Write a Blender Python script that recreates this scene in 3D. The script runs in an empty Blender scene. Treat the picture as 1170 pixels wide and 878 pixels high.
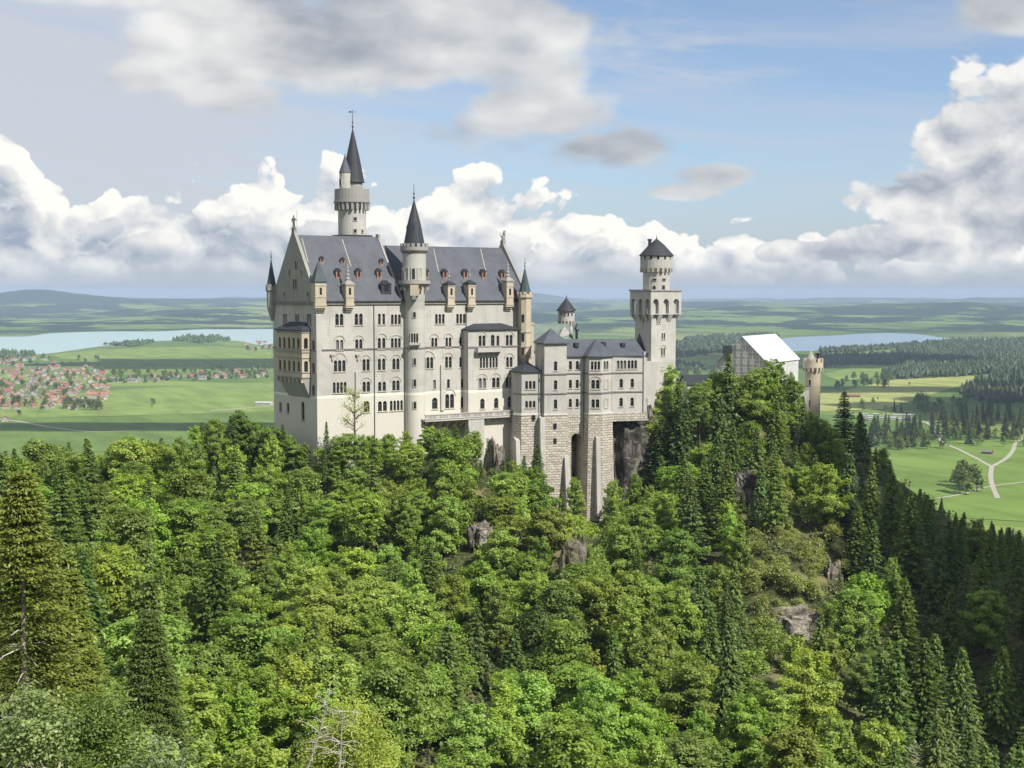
import bpy, math, random
import numpy as np
from mathutils import Vector, Matrix, noise as mnoise
random.seed(7); RNG = np.random.default_rng(7)
SC = bpy.context.scene; COL = SC.collection
R = math.radians
# ------------------------------------------------------------------ camera
F, HOR = 1500.0, 334.0
PITCH = math.atan((439-HOR)/F)
cam = bpy.data.objects.new('camera', bpy.data.cameras.new('camera')); COL.objects.link(cam)
cam.location = (0, 0, 200); cam.rotation_euler = (R(90)-PITCH, 0, 0)
cam.data.sensor_width = 36; cam.data.lens = F/1170*36; cam.data.clip_start = 1; cam.data.clip_end = 120000
SC.camera = cam
CAM = Vector((0, 0, 200))
def ray(px, py):
    x, y = (px-585)/F, (439-py)/F
    c, s = math.cos(PITCH), math.sin(PITCH)
    return Vector((x, c+y*s, -s+y*c))
def at(px, py, depth):
    r = ray(px, py); return CAM+r*(depth/r.y)
def onz(px, py, z=0.0):
    r = ray(px, py); return CAM+r*((z-200)/r.z)
def proj(p):
    c, s = math.cos(PITCH), math.sin(PITCH)
    dz = p[2]-200; w = p[1]*c-dz*s; v = p[1]*s+dz*c
    return 585+F*p[0]/w, 439-F*v/w
# ------------------------------------------------------------------ light
SUN = Vector((.508, -.49, .71)).normalized()
sun = bpy.data.objects.new('sun', bpy.data.lights.new('sun', 'SUN')); COL.objects.link(sun)
sun.data.energy = 4.6; sun.data.angle = R(.5); sun.data.color = (1, .955, .885)
sun.rotation_euler = (-SUN).to_track_quat('-Z', 'Y').to_euler()
SC.view_settings.view_transform = 'Standard'; SC.view_settings.look = 'None'
SC.view_settings.exposure = 0.5; SC.view_settings.gamma = 1
SC.cycles.use_denoising = True
SC.cycles.max_bounces = 6; SC.cycles.transparent_max_bounces = 8; SC.cycles.volume_bounces = 0

# ------------------------------------------------------------------ node expressions
class X:
    def __init__(s, nt, sock): s.nt, s.o = nt, sock
    def _m(s, op, *a, clamp=False):
        n = s.nt.nodes.new('ShaderNodeMath'); n.operation = op; n.use_clamp = clamp
        for i, v in enumerate((s,)+a):
            if isinstance(v, X): s.nt.links.new(v.o, n.inputs[i])
            else: n.inputs[i].default_value = v
        return X(s.nt, n.outputs[0])
    def __add__(s, b): return s._m('ADD', b)
    __radd__ = __add__
    def __sub__(s, b): return s._m('SUBTRACT', b)
    def __rsub__(s, b): return (s*-1)+b
    def __mul__(s, b): return s._m('MULTIPLY', b)
    __rmul__ = __mul__
    def __truediv__(s, b): return s._m('DIVIDE', b)
    def max(s, b): return s._m('MAXIMUM', b)
    def min(s, b): return s._m('MINIMUM', b)
    def sqrt(s): return s._m('SQRT')
    def cl(s): return s._m('ADD', 0.0, clamp=True)
    def pw(s, b): return s._m('POWER', b)
    def ss(s, lo, hi):
        n = s.nt.nodes.new('ShaderNodeMapRange'); n.interpolation_type = 'SMOOTHSTEP'
        s.nt.links.new(s.o, n.inputs[0])
        n.inputs[1].default_value = lo; n.inputs[2].default_value = hi
        if lo > hi:
            n.inputs[1].default_value = hi; n.inputs[2].default_value = lo
            n.inputs[3].default_value = 1; n.inputs[4].default_value = 0
        return X(s.nt, n.outputs[0])
def comb(nt, x, y, z=0.0):
    n = nt.nodes.new('ShaderNodeCombineXYZ')
    for i, v in enumerate((x, y, z)):
        if isinstance(v, X): nt.links.new(v.o, n.inputs[i])
        else: n.inputs[i].default_value = v
    return X(nt, n.outputs[0])
def nnoise(nt, vec, scale=1.0, detail=5, rough=.55, dist=0.0, dim='3D', color=False):
    n = nt.nodes.new('ShaderNodeTexNoise'); n.noise_dimensions = dim
    if vec is not None: nt.links.new(vec.o, n.inputs['Vector'])
    n.inputs['Scale'].default_value = scale; n.inputs['Detail'].default_value = detail
    n.inputs['Roughness'].default_value = rough; n.inputs['Distortion'].default_value = dist
    return X(nt, n.outputs[1 if color else 0])
def nvor(nt, vec, scale=1.0, detail=0, rough=.5, lac=2.0, dim='2D', feat='F1', rnd=1.0, out='Distance'):
    n = nt.nodes.new('ShaderNodeTexVoronoi'); n.voronoi_dimensions = dim; n.feature = feat
    if vec is not None: nt.links.new(vec.o, n.inputs['Vector'])
    n.inputs['Scale'].default_value = scale
    if 'Detail' in n.inputs:
        n.inputs['Detail'].default_value = detail; n.inputs['Roughness'].default_value = rough; n.inputs['Lacunarity'].default_value = lac
    if 'Smoothness' in n.inputs and feat == 'SMOOTH_F1': n.inputs['Smoothness'].default_value = .6
    n.inputs['Randomness'].default_value = rnd
    return X(nt, n.outputs[out])
def mixc(nt, f, a, b, mode='MIX'):
    n = nt.nodes.new('ShaderNodeMix'); n.data_type = 'RGBA'; n.blend_type = mode
    for i, v in ((0, f), (6, a), (7, b)):
        if isinstance(v, X): nt.links.new(v.o, n.inputs[i])
        elif i == 0: n.inputs[0].default_value = v
        else: n.inputs[i].default_value = (*v, 1) if len(v) == 3 else v
    return X(nt, n.outputs[2])
def curve(nt, x, pts, lo, hi):
    """x in lo..hi -> y through pts (already 0..1 on both axes)"""
    n = nt.nodes.new('ShaderNodeFloatCurve')
    t = (x-lo)*(1/(hi-lo)); nt.links.new(t.o, n.inputs['Value'])
    c = n.mapping.curves[0]
    for i, (a, b) in enumerate(pts):
        if i < 2: p = c.points[i if i == 0 else 1]; p.location = (a, b)
        else: p = c.points.new(a, b)
        p.handle_type = 'AUTO'
    n.mapping.update()
    return X(nt, n.outputs[0])
def sep(nt, vec):
    n = nt.nodes.new('ShaderNodeSeparateXYZ'); nt.links.new(vec.o, n.inputs[0])
    return [X(nt, o) for o in n.outputs]

# ------------------------------------------------------------------ sky with its clouds
W = bpy.data.worlds.new('World'); SC.world = W; W.use_nodes = True
nt = W.node_tree; nt.nodes.clear()
sky = nt.nodes.new('ShaderNodeTexSky'); sky.sky_type = 'NISHITA'; sky.sun_disc = False
sky.sun_elevation = math.asin(SUN.z); sky.sun_rotation = math.atan2(SUN.x, SUN.y)
sky.altitude = 900; sky.dust_density = 1.0; sky.ozone_density = 4.0
bg1 = nt.nodes.new('ShaderNodeBackground'); bg1.inputs[1].default_value = .095
nt.links.new(sky.outputs[0], bg1.inputs[0])
tc = nt.nodes.new('ShaderNodeTexCoord'); dirv = X(nt, tc.outputs['Generated'])
dx, dy, dz = sep(nt, dirv)
az = dx._m('ARCTAN2', dy)                       # azimuth, 0 = north of the viewpoint
hl = (dx*dx+dy*dy).sqrt(); el = dz/hl.max(.05)  # tangent of the elevation
def A(px): return math.atan((px-585)/F)
def E(py): return (HOR-py)/F
def bank(y_top): return E(y_top)
# shared cauliflower noise, warped
def puffs(a, e, k, seed, det=4):
    base = comb(nt, a*k, e*(k*1.25), seed)
    wn = nnoise(nt, base, 1.3, 2, .5, color=True)
    v = nt.nodes.new('ShaderNodeVectorMath'); v.operation = 'MULTIPLY_ADD'
    nt.links.new(wn.o, v.inputs[0]); v.inputs[1].default_value = (.55, .55, 0); nt.links.new(base.o, v.inputs[2])
    w = X(nt, v.outputs[0])
    return 1.0-nvor(nt, w, 1.0, det, .45, 2.1, feat='F1')
prof = [(-400,190),(-200,150),(-60,140),(0,128),(22,140),(48,196),(75,206),(100,225),(130,205),(200,207),(240,205),(285,190),(320,180),(350,196),(385,180),(415,205),(450,215),(500,205),(540,186),(570,205),(600,220),(640,205),(690,226),(740,240),(790,262),(850,262),(900,262),(935,258),(960,290),(1010,262),(1060,262),(1110,280),(1180,285),(1300,260),(1500,200)]
AL, AH = A(-400), A(1500)
eh = curve(nt, az, [((A(p)-AL)/(AH-AL), E(q)/.16) for p, q in prof], AL, AH)*.16
def cumulus(top, k, seed, amp, soft=.0045, light=(.012, .018)):
    p0 = puffs(az, el, k, seed)
    p1 = puffs(az+light[0], el+light[1], k, seed)
    big = nnoise(nt, comb(nt, az*9, el*14, seed), 1, 4, .55)
    d = top-el+(p0-.42)*amp
    mask = d.ss(0.0, soft)*(top-el+.011).ss(0.0, .007)
    relief = (p0-p1)*1.1
    depth = d
    return mask, relief, depth, big, p0
m1, r1, d1, b1, p1 = cumulus(eh, 19, 3.1, .044, .0045, (.007, .011))
# base of the bank: fades to blue haze
m1 = m1*(el+(b1-.5)*.05).ss(E(330), E(292))
s1 = (.80+r1*1.15+(b1-.5)*1.5-(d1-.022).max(0.0)*5.5).cl()
cA = mixc(nt, s1, (.42, .48, .58), (1.06, 1.04, .98))
eh2 = eh*.66+(nnoise(nt, comb(nt, az*7, 4.0, 0.0), 1, 2, .5)-.5)*.085-.006
m4, r4, d4, b4, p4 = cumulus(eh2, 19, 31.0, .06, .010, (.008, .012))
m4 = m4*(el+(b4-.5)*.05).ss(E(326), E(285))
s4 = (.40+r4*.9+(b4-.5)*1.6-(d4-.012).max(0.0)*7.5).cl()
cD = mixc(nt, s4, (.36, .43, .54), (.98, .96, .92))
def blob(a0, e0, ra, re_):
    u = (az-A(a0))*(1/ra); v = (el-E(e0))*(1/re_)
    return 1.0-(u*u+v*v).sqrt()
def bl(lst):
    o = None
    for t in lst:
        b = blob(*t); o = b if o is None else o.max(b)
    return o
gn = nnoise(nt, comb(nt, az*9, el*19, 5.0), 1, 5, .52)
gn2 = nnoise(nt, comb(nt, az*9+.10, el*19+.25, 5.0), 1, 4, .5)
gp = puffs(az, el, 10, 9.0, 3)
gn3 = nnoise(nt, comb(nt, az*5, el*11, 8.0), 1, 3, .5)
gb = bl([(360,60,.22,.058),(560,40,.12,.062),(450,30,.2,.05),(180,98,.07,.022),(270,118,.08,.024),(620,138,.13,.036),(690,168,.08,.026),(200,-10,.25,.04),
         (1015,-2,.055,.022),(820,203,.045,.013),(1150,25,.06,.03),(780,222,.04,.008)])
d2 = gb*1.05+(gn-.5)*1.15+(gp-.6)*.5
m2 = d2.ss(.0, .40)*.96
s2 = ((gn2-gn)*1.5+.60+(gp-.6)*.45+(gn3-.5)*1.6+(el-.16)*1.0+.05).cl()
cB = mixc(nt, s2, (.36, .39, .45), (.92, .92, .90))
# heaped clouds over the east
rb = bl([(1180,150,.10,.065),(1100,165,.055,.04),(1060,228,.10,.026),(1160,235,.12,.05),(1240,120,.08,.06),(1060,282,.12,.020),(960,290,.08,.014)])
rp0 = puffs(az, el, 17, 21.0); rp1 = puffs(az+.007, el+.012, 17, 21.0)
d3 = rb*1.15+(rp0-.6)*.75+(gn-.5)*.5
m3 = d3.ss(0.05, .20)*el.ss(E(318), E(292))
s3 = (.60+(rp0-rp1)*1.1+(gn3-.5)*1.3+(gn2-gn)*.8-(rb-.45).max(0.0)*.5+(el-.08)*2.2).cl()
cC = mixc(nt, s3, (.42, .46, .54), (.95, .94, .91))
# thin streaked veil, thickest to the west
vn = nnoise(nt, comb(nt, az*4, el*30+az*3, 2.0), 1, 6, .6, .6)
vl = az.ss(A(620), A(150))
veil = ((vn-.42)*1.7+vl*.85+.02).cl()*el.ss(.0, .08)*.80
wv = (nnoise(nt, comb(nt, az*7, el*60+az*6, 12.0), 1, 6, .6, .5)-.5)*2.6*bl([(760,70,.13,.035),(720,50,.1,.02)]).ss(0, .5)
veil = (veil+wv.cl()*.95+.14).cl()
hz = el.ss(.12, -.02)*.94
zen = el.ss(.35, 1.2)*.0
def over(base, f, col): return mixc(nt, f, base, col)
skyc = X(nt, sky.outputs[0])
# clouds are a second, diffuse light source laid over the clear sky
c = mixc(nt, hz, (.20, .34, .62), (.45, .56, .70))
tot = hz
def stack(col, cov, f, newc):
    cov2 = 1.0-(1.0-cov)*(1.0-f)
    k = f/cov2.max(.001)
    return mixc(nt, k, col, newc), cov2
cc = mixc(nt, 0.0, (.43, .50, .59), (1, 1, 1)); cov = hz
cc, cov = stack(cc, cov, veil, mixc(nt, 0.0, (.62, .65, .71), (1, 1, 1)))
cc, cov = stack(cc, cov, m1, cA)
cc, cov = stack(cc, cov, m4, cD)
cc, cov = stack(cc, cov, m3, cC)
cc, cov = stack(cc, cov, m2, cB)
# the rest of the sky (overhead, behind) is half covered by the same broken clouds
oth = nnoise(nt, dirv, 2.2, 6, .6).ss(.48, .62)*(1.0-(az.ss(-.75, -.6)*az.ss(.75, .6)*el.ss(.5, .3)))*el.ss(0, .2)
cc, cov = stack(cc, cov, oth*.45, mixc(nt, 0.0, (.75, .78, .82), (1, 1, 1)))
bg2 = nt.nodes.new('ShaderNodeBackground'); bg2.inputs[1].default_value = .70
nt.links.new(cc.o, bg2.inputs[0])
mx = nt.nodes.new('ShaderNodeMixShader'); nt.links.new(cov.o, mx.inputs[0])
nt.links.new(bg1.outputs[0], mx.inputs[1]); nt.links.new(bg2.outputs[0], mx.inputs[2])
wo = nt.nodes.new('ShaderNodeOutputWorld'); nt.links.new(mx.outputs[0], wo.inputs[0])
try: W.cycles.sampling_method = 'MANUAL'; W.cycles.sample_map_resolution = 512
except Exception: pass
# ------------------------------------------------------------------ materials
def mat(name, rough=.8, spec=.3):
    m = bpy.data.materials.new(name); m.use_nodes = True
    t = m.node_tree; b = t.nodes['Principled BSDF']
    b.inputs['Roughness'].default_value = rough; b.inputs['Specular IOR Level'].default_value = spec
    return m, t, b
def setc(t, b, x):
    if isinstance(x, X): t.links.new(x.o, b.inputs['Base Color'])
    else: b.inputs['Base Color'].default_value = (*x, 1)
def bump(t, b, h, strength=.5, dist=.1):
    n = t.nodes.new('ShaderNodeBump'); n.inputs['Strength'].default_value = strength; n.inputs['Distance'].default_value = dist
    t.links.new(h.o, n.inputs['Height']); t.links.new(n.outputs[0], b.inputs['Normal'])
def pos(t):
    g = t.nodes.new('ShaderNodeNewGeometry'); return X(t, g.outputs['Position'])
def uvn(t):
    g = t.nodes.new('ShaderNodeTexCoord'); return X(t, g.outputs['UV'])
def bricks(t, vec, scale, c1, c2, mortar, bw=.5, rh=.25, ms=.02, bias=0.0):
    n = t.nodes.new('ShaderNodeTexBrick'); t.links.new(vec.o, n.inputs['Vector'])
    n.inputs['Scale'].default_value = scale
    n.inputs['Color1'].default_value = (*c1, 1); n.inputs['Color2'].default_value = (*c2, 1); n.inputs['Mortar'].default_value = (*mortar, 1)
    n.inputs['Mortar Size'].default_value = ms; n.inputs['Brick Width'].default_value = bw; n.inputs['Row Height'].default_value = rh
    n.inputs['Bias'].default_value = bias
    return X(t, n.outputs[0]), X(t, n.outputs[1])
M = {}
def simple(name, col, rough=.8, spec=.3, var=.15, sc=.5, bmp=0):
    m, t, b = mat(name, rough, spec)
    n = nnoise(t, pos(t), sc, 5, .6)
    setc(t, b, mixc(t, n.ss(.3, .7), [c*(1-var) for c in col], [min(1, c*(1+var)) for c in col]))
    if bmp: bump(t, b, nnoise(t, pos(t), sc*6, 4), bmp, .1)
    M[name] = m; return m
def limestone(name, a, b_, stain=.5, bands=None):
    m, t, b = mat(name, .9, .2)
    uv = uvn(t); p = pos(t)
    col, fac = bricks(t, uv, 1.0, a, [c*.93 for c in a], [c*.80 for c in a], 1.5, .62, .03)
    big = nnoise(t, p, .09, 5, .6)
    col = mixc(t, big.ss(.35, .68), col, b_); blk = nvor(t, uv, .55, 0, out='Color', feat='F1'); col = mixc(t, sep(t, blk)[0].ss(.55, 1.0)*.35, col, [c*.80 for c in b_])
    u, v, _ = sep(t, uv)
    streak = nnoise(t, comb(t, u*1.1, v*.07, 1.0), 1, 5, .6)
    col = mixc(t, streak.ss(.50, .78)*stain, col, [c*.62 for c in b_])
    fine = nnoise(t, p, 1.3, 4, .6)
    col = mixc(t, fine.ss(.45, .75)*.25, col, [c*.75 for c in a])
    if bands:
        # the lower storeys were limewashed a warmer cream, ending in a ragged line
        zz = sep(t, p)[2]+(nnoise(t, p, .5, 2)-.5)*.5
        col = mixc(t, zz.ss(bands[0]+.25, bands[0]-.25)*.8, col, bands[1])
        line = zz.ss(bands[0]-.35, bands[0]-.2)*zz.ss(bands[0]+.35, bands[0]+.2)
        col = mixc(t, line*.8, col, (.78, .74, .62))
    setc(t, b, col); bump(t, b, fac*-1.0+fine*.4, .25, .05)
    M[name] = m; return m
limestone('limestone', (.49,.473,.428), (.395,.383,.348), .5)
limestone('limestone_palace', (.49,.473,.428), (.395,.383,.348), .65, (175.9, (.55,.53,.455)))
limestone('limestone_warm', (.50,.44,.335), (.42,.365,.27), .4)
limestone('limestone_grey', (.36,.345,.31), (.27,.26,.24), .6)
simple('trim_stone', (.38,.35,.29), .9, .2, .15, .8)
simple('course_stone', (.20,.19,.175), .9, .2, .2, .8)
simple('dark_glass', (.018,.02,.024), .25, .5, .3, .4)
simple('window_wood', (.22,.20,.17), .7, .3)
simple('dark_iron', (.03,.035,.04), .5, .4)
simple('bronze', (.10,.12,.10), .6, .4)
simple('terracotta', (.25,.15,.11), .8, .2, .2, 2)
simple('curtain_grey', (.17,.17,.16), .9, .1)
def ashlar():
    m, t, b = mat('rusticated_stone', .95, .15)
    uv = uvn(t); p = pos(t)
    wob = nnoise(t, p, .35, 3, color=True)
    v = t.nodes.new('ShaderNodeVectorMath'); v.operation = 'MULTIPLY_ADD'
    t.links.new(wob.o, v.inputs[0]); v.inputs[1].default_value = (.5, .25, 0); t.links.new(uv.o, v.inputs[2])
    col, fac = bricks(t, X(t, v.outputs[0]), 1.0, (.54,.50,.42), (.30,.275,.23), (.17,.155,.125), 1.25, .62, .045, -.3)
    n = nnoise(t, p, .8, 5, .65)
    col = mixc(t, n.ss(.35, .7)*.6, col, (.42,.385,.31))
    big = nnoise(t, p, .07, 3)
    col = mixc(t, big.ss(.55, .75)*.4, col, (.28,.27,.23))
    setc(t, b, col); bump(t, b, n*1.2-fac*1.4, 1.0, .35); M['rusticated_stone'] = m
ashlar()
def slate(name, c, seam=3.0, tint=(.5,.5,.5)):
    m, t, b = mat(name, .62, .35)
    uv = uvn(t); p = pos(t)
    u, v, _ = sep(t, uv)
    col, fac = bricks(t, uv, 1.0, c, [x*.82 for x in c], [x*.7 for x in c], .9, .45, .02)
    n = nnoise(t, p, .25, 5, .6)
    col = mixc(t, n.ss(.35, .7)*.55, col, [x*1.35 for x in c])
    st = nnoise(t, comb(t, u*.9, v*.05, 0.0), 1, 4)
    col = mixc(t, st.ss(.55, .8)*.45, col, [x*1.6 for x in c])
    setc(t, b, col); bump(t, b, fac*-1.0+n*.5, .4, .06); M[name] = m
slate('slate', (.074,.080,.095))
slate('slate_dark', (.03,.034,.04))
slate('copper_green', (.13,.17,.15))
slate('copper_dark', (.05,.07,.07))
def rockmat():
    m, t, b = mat('rock', .95, .1)
    p = pos(t); n = nnoise(t, p, .22, 8, .68, .5); n2 = nnoise(t, p, .05, 4)
    x, y, z = sep(t, p)
    cr = nnoise(t, comb(t, x*.55, y*.55, z*.16), 1, 7, .7)
    col = mixc(t, n.ss(.35, .62), (.12,.105,.08), (.44,.40,.33))
    col = mixc(t, cr.ss(.52, .66)*.75, col, (.07,.065,.055))
    col = mixc(t, n2.ss(.5, .64)*.55, col, (.17,.16,.07))
    setc(t, b, col); bump(t, b, n+cr*1.2, 1.0, 1.2); M['rock'] = m
rockmat()
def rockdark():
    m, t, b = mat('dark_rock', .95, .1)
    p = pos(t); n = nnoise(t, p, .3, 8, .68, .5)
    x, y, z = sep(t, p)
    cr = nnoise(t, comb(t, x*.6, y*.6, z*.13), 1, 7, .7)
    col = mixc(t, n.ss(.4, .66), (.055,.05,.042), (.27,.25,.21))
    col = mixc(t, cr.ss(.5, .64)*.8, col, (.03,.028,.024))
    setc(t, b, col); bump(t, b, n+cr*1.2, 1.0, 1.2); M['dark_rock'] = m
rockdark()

# ------------------------------------------------------------------ mesh building
class MB:
    def __init__(s): s.v, s.f, s.m = [], [], []
    def add(s, vs, fs, m=0):
        k = len(s.v); s.v.extend(tuple(p) for p in vs); s.f.extend(tuple(i+k for i in f) for f in fs); s.m.extend([m]*len(fs)); return s
    def quad(s, *ps, m=0): return s.add(ps, [tuple(range(len(ps)))], m)
    def hexa(s, lo, hi, m=0):
        n = len(lo); fs = [tuple(reversed(range(n))), tuple(range(n, 2*n))]+[(i, (i+1)%n, n+(i+1)%n, n+i) for i in range(n)]
        return s.add(list(lo)+list(hi), fs, m)
    def fbox(s, fr, s0, s1, o0, o1, z0, z1, m=0):
        q = [(s0, o1), (s1, o1), (s1, o0), (s0, o0)]
        return s.hexa([fr.p(a, b, z0) for a, b in q], [fr.p(a, b, z1) for a, b in q], m)
    def lathe(s, c, prof, n=20, m=0, rot=0, cap=True):
        """prof: (radius, z) from the bottom up"""
        k = len(s.v)
        for r, z in prof:
            for i in range(n):
                a = rot+2*math.pi*i/n; s.v.append((c[0]+r*math.cos(a), c[1]+r*math.sin(a), z))
        for j in range(len(prof)-1):
            for i in range(n):
                a, b = k+j*n+i, k+j*n+(i+1)%n; s.f.append((a, b, b+n, a+n)); s.m.append(m)
        if cap:
            s.f.append(tuple(reversed(range(k, k+n)))); s.m.append(m)
            e = k+(len(prof)-1)*n; s.f.append(tuple(range(e, e+n))); s.m.append(m)
        return s
    def tube(s, pts, rs, n=6, m=0):
        pts = [Vector(p) for p in pts]; k = len(s.v)
        for i, p in enumerate(pts):
            d = (pts[min(i+1, len(pts)-1)]-pts[max(i-1, 0)]).normalized()
            u = d.cross(Vector((0, 0, 1)) if abs(d.z) < .9 else Vector((1, 0, 0))).normalized(); w = d.cross(u)
            for j in range(n):
                a = 2*math.pi*j/n; q = p+(u*math.cos(a)+w*math.sin(a))*rs[i]; s.v.append(tuple(q))
        for i in range(len(pts)-1):
            for j in range(n):
                a, b = k+i*n+j, k+i*n+(j+1)%n; s.f.append((a, b, b+n, a+n)); s.m.append(m)
        s.f.append(tuple(range(k, k+n))); s.m.append(m)
        e = k+(len(pts)-1)*n; s.f.append(tuple(reversed(range(e, e+n)))); s.m.append(m)
        return s
    def mesh(s, name, mats, smooth=False):
        me = bpy.data.meshes.new(name); me.from_pydata(s.v, [], s.f)
        for x in mats: me.materials.append(M[x] if isinstance(x, str) else x)
        if s.m: me.polygons.foreach_set('material_index', s.m)
        if smooth: me.polygons.foreach_set('use_smooth', [True]*len(s.f))
        me.update()
        uvl = me.uv_layers.new(name='UVMap'); buf = np.zeros(len(me.loops)*2)
        for p in me.polygons:
            n = p.normal
            if abs(n.z) < .93:
                h = math.hypot(n.x, n.y); tx, ty = -n.y/h, n.x/h
                for li in p.loop_indices:
                    c = me.vertices[me.loops[li].vertex_index].co
                    buf[2*li] = c.x*tx+c.y*ty; buf[2*li+1] = c.z/max(.35, h)
            else:
                for li in p.loop_indices:
                    c = me.vertices[me.loops[li].vertex_index].co; buf[2*li] = c.x; buf[2*li+1] = c.y
        uvl.data.foreach_set('uv', buf)
        return me
    def build(s, name, mats, parent=None, smooth=False):
        """geometry is given in world coordinates; a child is re-expressed in its parent's frame"""
        if parent is not None:
            o_ = wloc(parent); s.v = [(a-o_[0], b-o_[1], c-o_[2]) for a, b, c in s.v]
        if isinstance(mats, str): mats = [mats]
        o = bpy.data.objects.new(name, s.mesh(name, mats, smooth)); COL.objects.link(o)
        if parent is not None: o.parent = parent
        return o
def wloc(o):
    l = Vector((0, 0, 0))
    while o is not None: l = l+o.location; o = o.parent
    return l
class Fr:
    """a vertical plane: origin, horizontal direction d, outward normal n (to the right of d seen from above)"""
    def __init__(s, o, d):
        s.o = Vector((o[0], o[1], 0)); s.d = Vector((d[0], d[1], 0)).normalized(); s.n = Vector((s.d.y, -s.d.x, 0))
    def p(s, a, off, z): q = s.o+s.d*a+s.n*off; return (q.x, q.y, z)
    def px(s, px, py, off=0):
        r = ray(px, py); o = s.o+s.n*off
        t = (o-CAM).dot(s.n)/r.dot(s.n); q = CAM+r*t
        return (q-o).dot(s.d), q.z
    def off(s, k): return Fr(s.o+s.n*k, s.d)
def tag(o, label=None, cat=None, group=None, kind=None):
    for k, v in (('label', label), ('category', cat), ('group', group), ('kind', kind)):
        if v: o[k] = v
    return o
def thing(name, loc, label, cat, group=None):
    o = bpy.data.objects.new(name, None); COL.objects.link(o); o.location = loc; o.empty_display_size = .1
    return tag(o, label, cat, group)
def arcpts(sc, zc, r, a0, a1, n=6):
    return [(sc+r*math.cos(a0+(a1-a0)*i/n), zc+r*math.sin(a0+(a1-a0)*i/n)) for i in range(n+1)]
def facade(mb, fr, s0, s1, z0, z1, ops, depth=.45, m=0):
    """wall panel with real openings; ops: (sa, sb, za, zb, arched)"""
    ops = [o for o in ops if o[0] > s0+.02 and o[1] < s1-.02 and o[3] < z1-.02 and o[2] > z0+.02]
    S = sorted({s0, s1, *[o[0] for o in ops], *[o[1] for o in ops]}); Z = sorted({z0, z1, *[o[2] for o in ops], *[o[3] for o in ops]})
    for i in range(len(S)-1):
        j = 0; sm = (S[i]+S[i+1])/2
        while j < len(Z)-1:
            zm = (Z[j]+Z[j+1])/2
            if any(o[0] < sm < o[1] and o[2] < zm < o[3] for o in ops): j += 1; continue
            k = j
            while k+1 < len(Z)-1 and not any(o[0] < sm < o[1] and o[2] < (Z[k+1]+Z[k+2])/2 < o[3] for o in ops): k += 1
            mb.quad(fr.p(S[i], 0, Z[j]), fr.p(S[i+1], 0, Z[j]), fr.p(S[i+1], 0, Z[k+1]), fr.p(S[i], 0, Z[k+1]), m=m)
            j = k+1
    for sa, sb, za, zb, ar in ops:
        r = (sb-sa)/2 if ar else 0; zs = zb-r
        q = [(sa, za), (sb, za), (sb, zs)]+(arcpts((sa+sb)/2, zs, r, 0, math.pi)[1:-1] if ar else [])+[(sa, zs)]
        for i in range(len(q)):
            a, b = q[i], q[(i+1)%len(q)]
            mb.quad(fr.p(b[0], 0, b[1]), fr.p(a[0], 0, a[1]), fr.p(a[0], -depth, a[1]), fr.p(b[0], -depth, b[1]), m=m)
        if ar:
            R_ = [(sb, zs)]+[(sb, zb)]+[((sa+sb)/2, zb)]+list(reversed(arcpts((sa+sb)/2, zs, r, 0, math.pi/2)[1:-1]))
            L_ = [(sa, zb), (sa, zs)]+list(reversed(arcpts((sa+sb)/2, zs, r, math.pi/2, math.pi)[1:-1]))+[((sa+sb)/2, zb)]
            mb.quad(*[fr.p(a, 0, b) for a, b in R_], m=m); mb.quad(*[fr.p(a, 0, b) for a, b in L_], m=m)
PANES = ['dark_glass']*6+['curtain_grey']
class Win:
    """a group of n lights centred at s: w, h each"""
    def __init__(s, sc, zb, n=2, w=.62, h=2.3, gap=.24, arch=True, hood=0, sill=True, light=False):
        w *= 1.13; h *= 1.06
        s.sc, s.zb, s.n, s.w, s.h, s.gap, s.arch, s.hood, s.sill, s.light = sc, zb, n, w, h, gap, arch, hood, sill, light
        W_ = n*w+(n-1)*gap; s.W = W_
        s.ops = [(sc-W_/2+i*(w+gap), sc-W_/2+i*(w+gap)+w, zb, zb+h, arch) for i in range(n)]
    def make(s, fr, parent, stone='trim_stone'):
        mb = MB(); d = -.40
        for a, b, z0, z1, ar in s.ops:
            mb.fbox(fr, a, b, d, d+.06, z0, z0+.07, 1); mb.fbox(fr, a, a+.06, d, d+.06, z0+.07, z1-.3, 1); mb.fbox(fr, b-.06, b, d, d+.06, z0+.07, z1-.3, 1)
            mb.fbox(fr, a+.06, b-.06, d, d+.05, z0+s.h*.62, z0+s.h*.62+.07, 1)
        if s.sill: mb.fbox(fr, s.sc-s.W/2-.18, s.sc+s.W/2+.18, .003, .16, s.zb-.22, s.zb-.02)
        if s.hood:
            r = s.W/2+.28; zc = s.zb+s.h-s.w/2+.05
            ks = s.hood
            pi_, po = arcpts(s.sc, zc, r, 0, math.pi, 10), arcpts(s.sc, zc, r+.24, 0, math.pi, 10)
            for (a, b), (c, e) in zip(zip(pi_, po), zip(pi_[1:], po[1:])):
                z = lambda q: zc+(q[1]-zc)*ks
                lo = [fr.p(a[0], .003, z(a)), fr.p(b[0], .003, z(b)), fr.p(e[0], .003, z(e)), fr.p(c[0], .003, z(c))]
                hi = [fr.p(a[0], .13, z(a)), fr.p(b[0], .13, z(b)), fr.p(e[0], .13, z(e)), fr.p(c[0], .13, z(c))]
                mb.hexa(lo, hi)
        w = mb.build('window', [stone, 'window_wood'], parent)
        pm = MB()
        for a, b, z0, z1, ar in s.ops: pm.quad(fr.p(a, d-.02, z0), fr.p(b, d-.02, z0), fr.p(b, d-.02, z1), fr.p(a, d-.02, z1))
        pm.build('pane', random.choice(PANES) if not s.light else 'curtain_grey', w)
        return w
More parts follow.
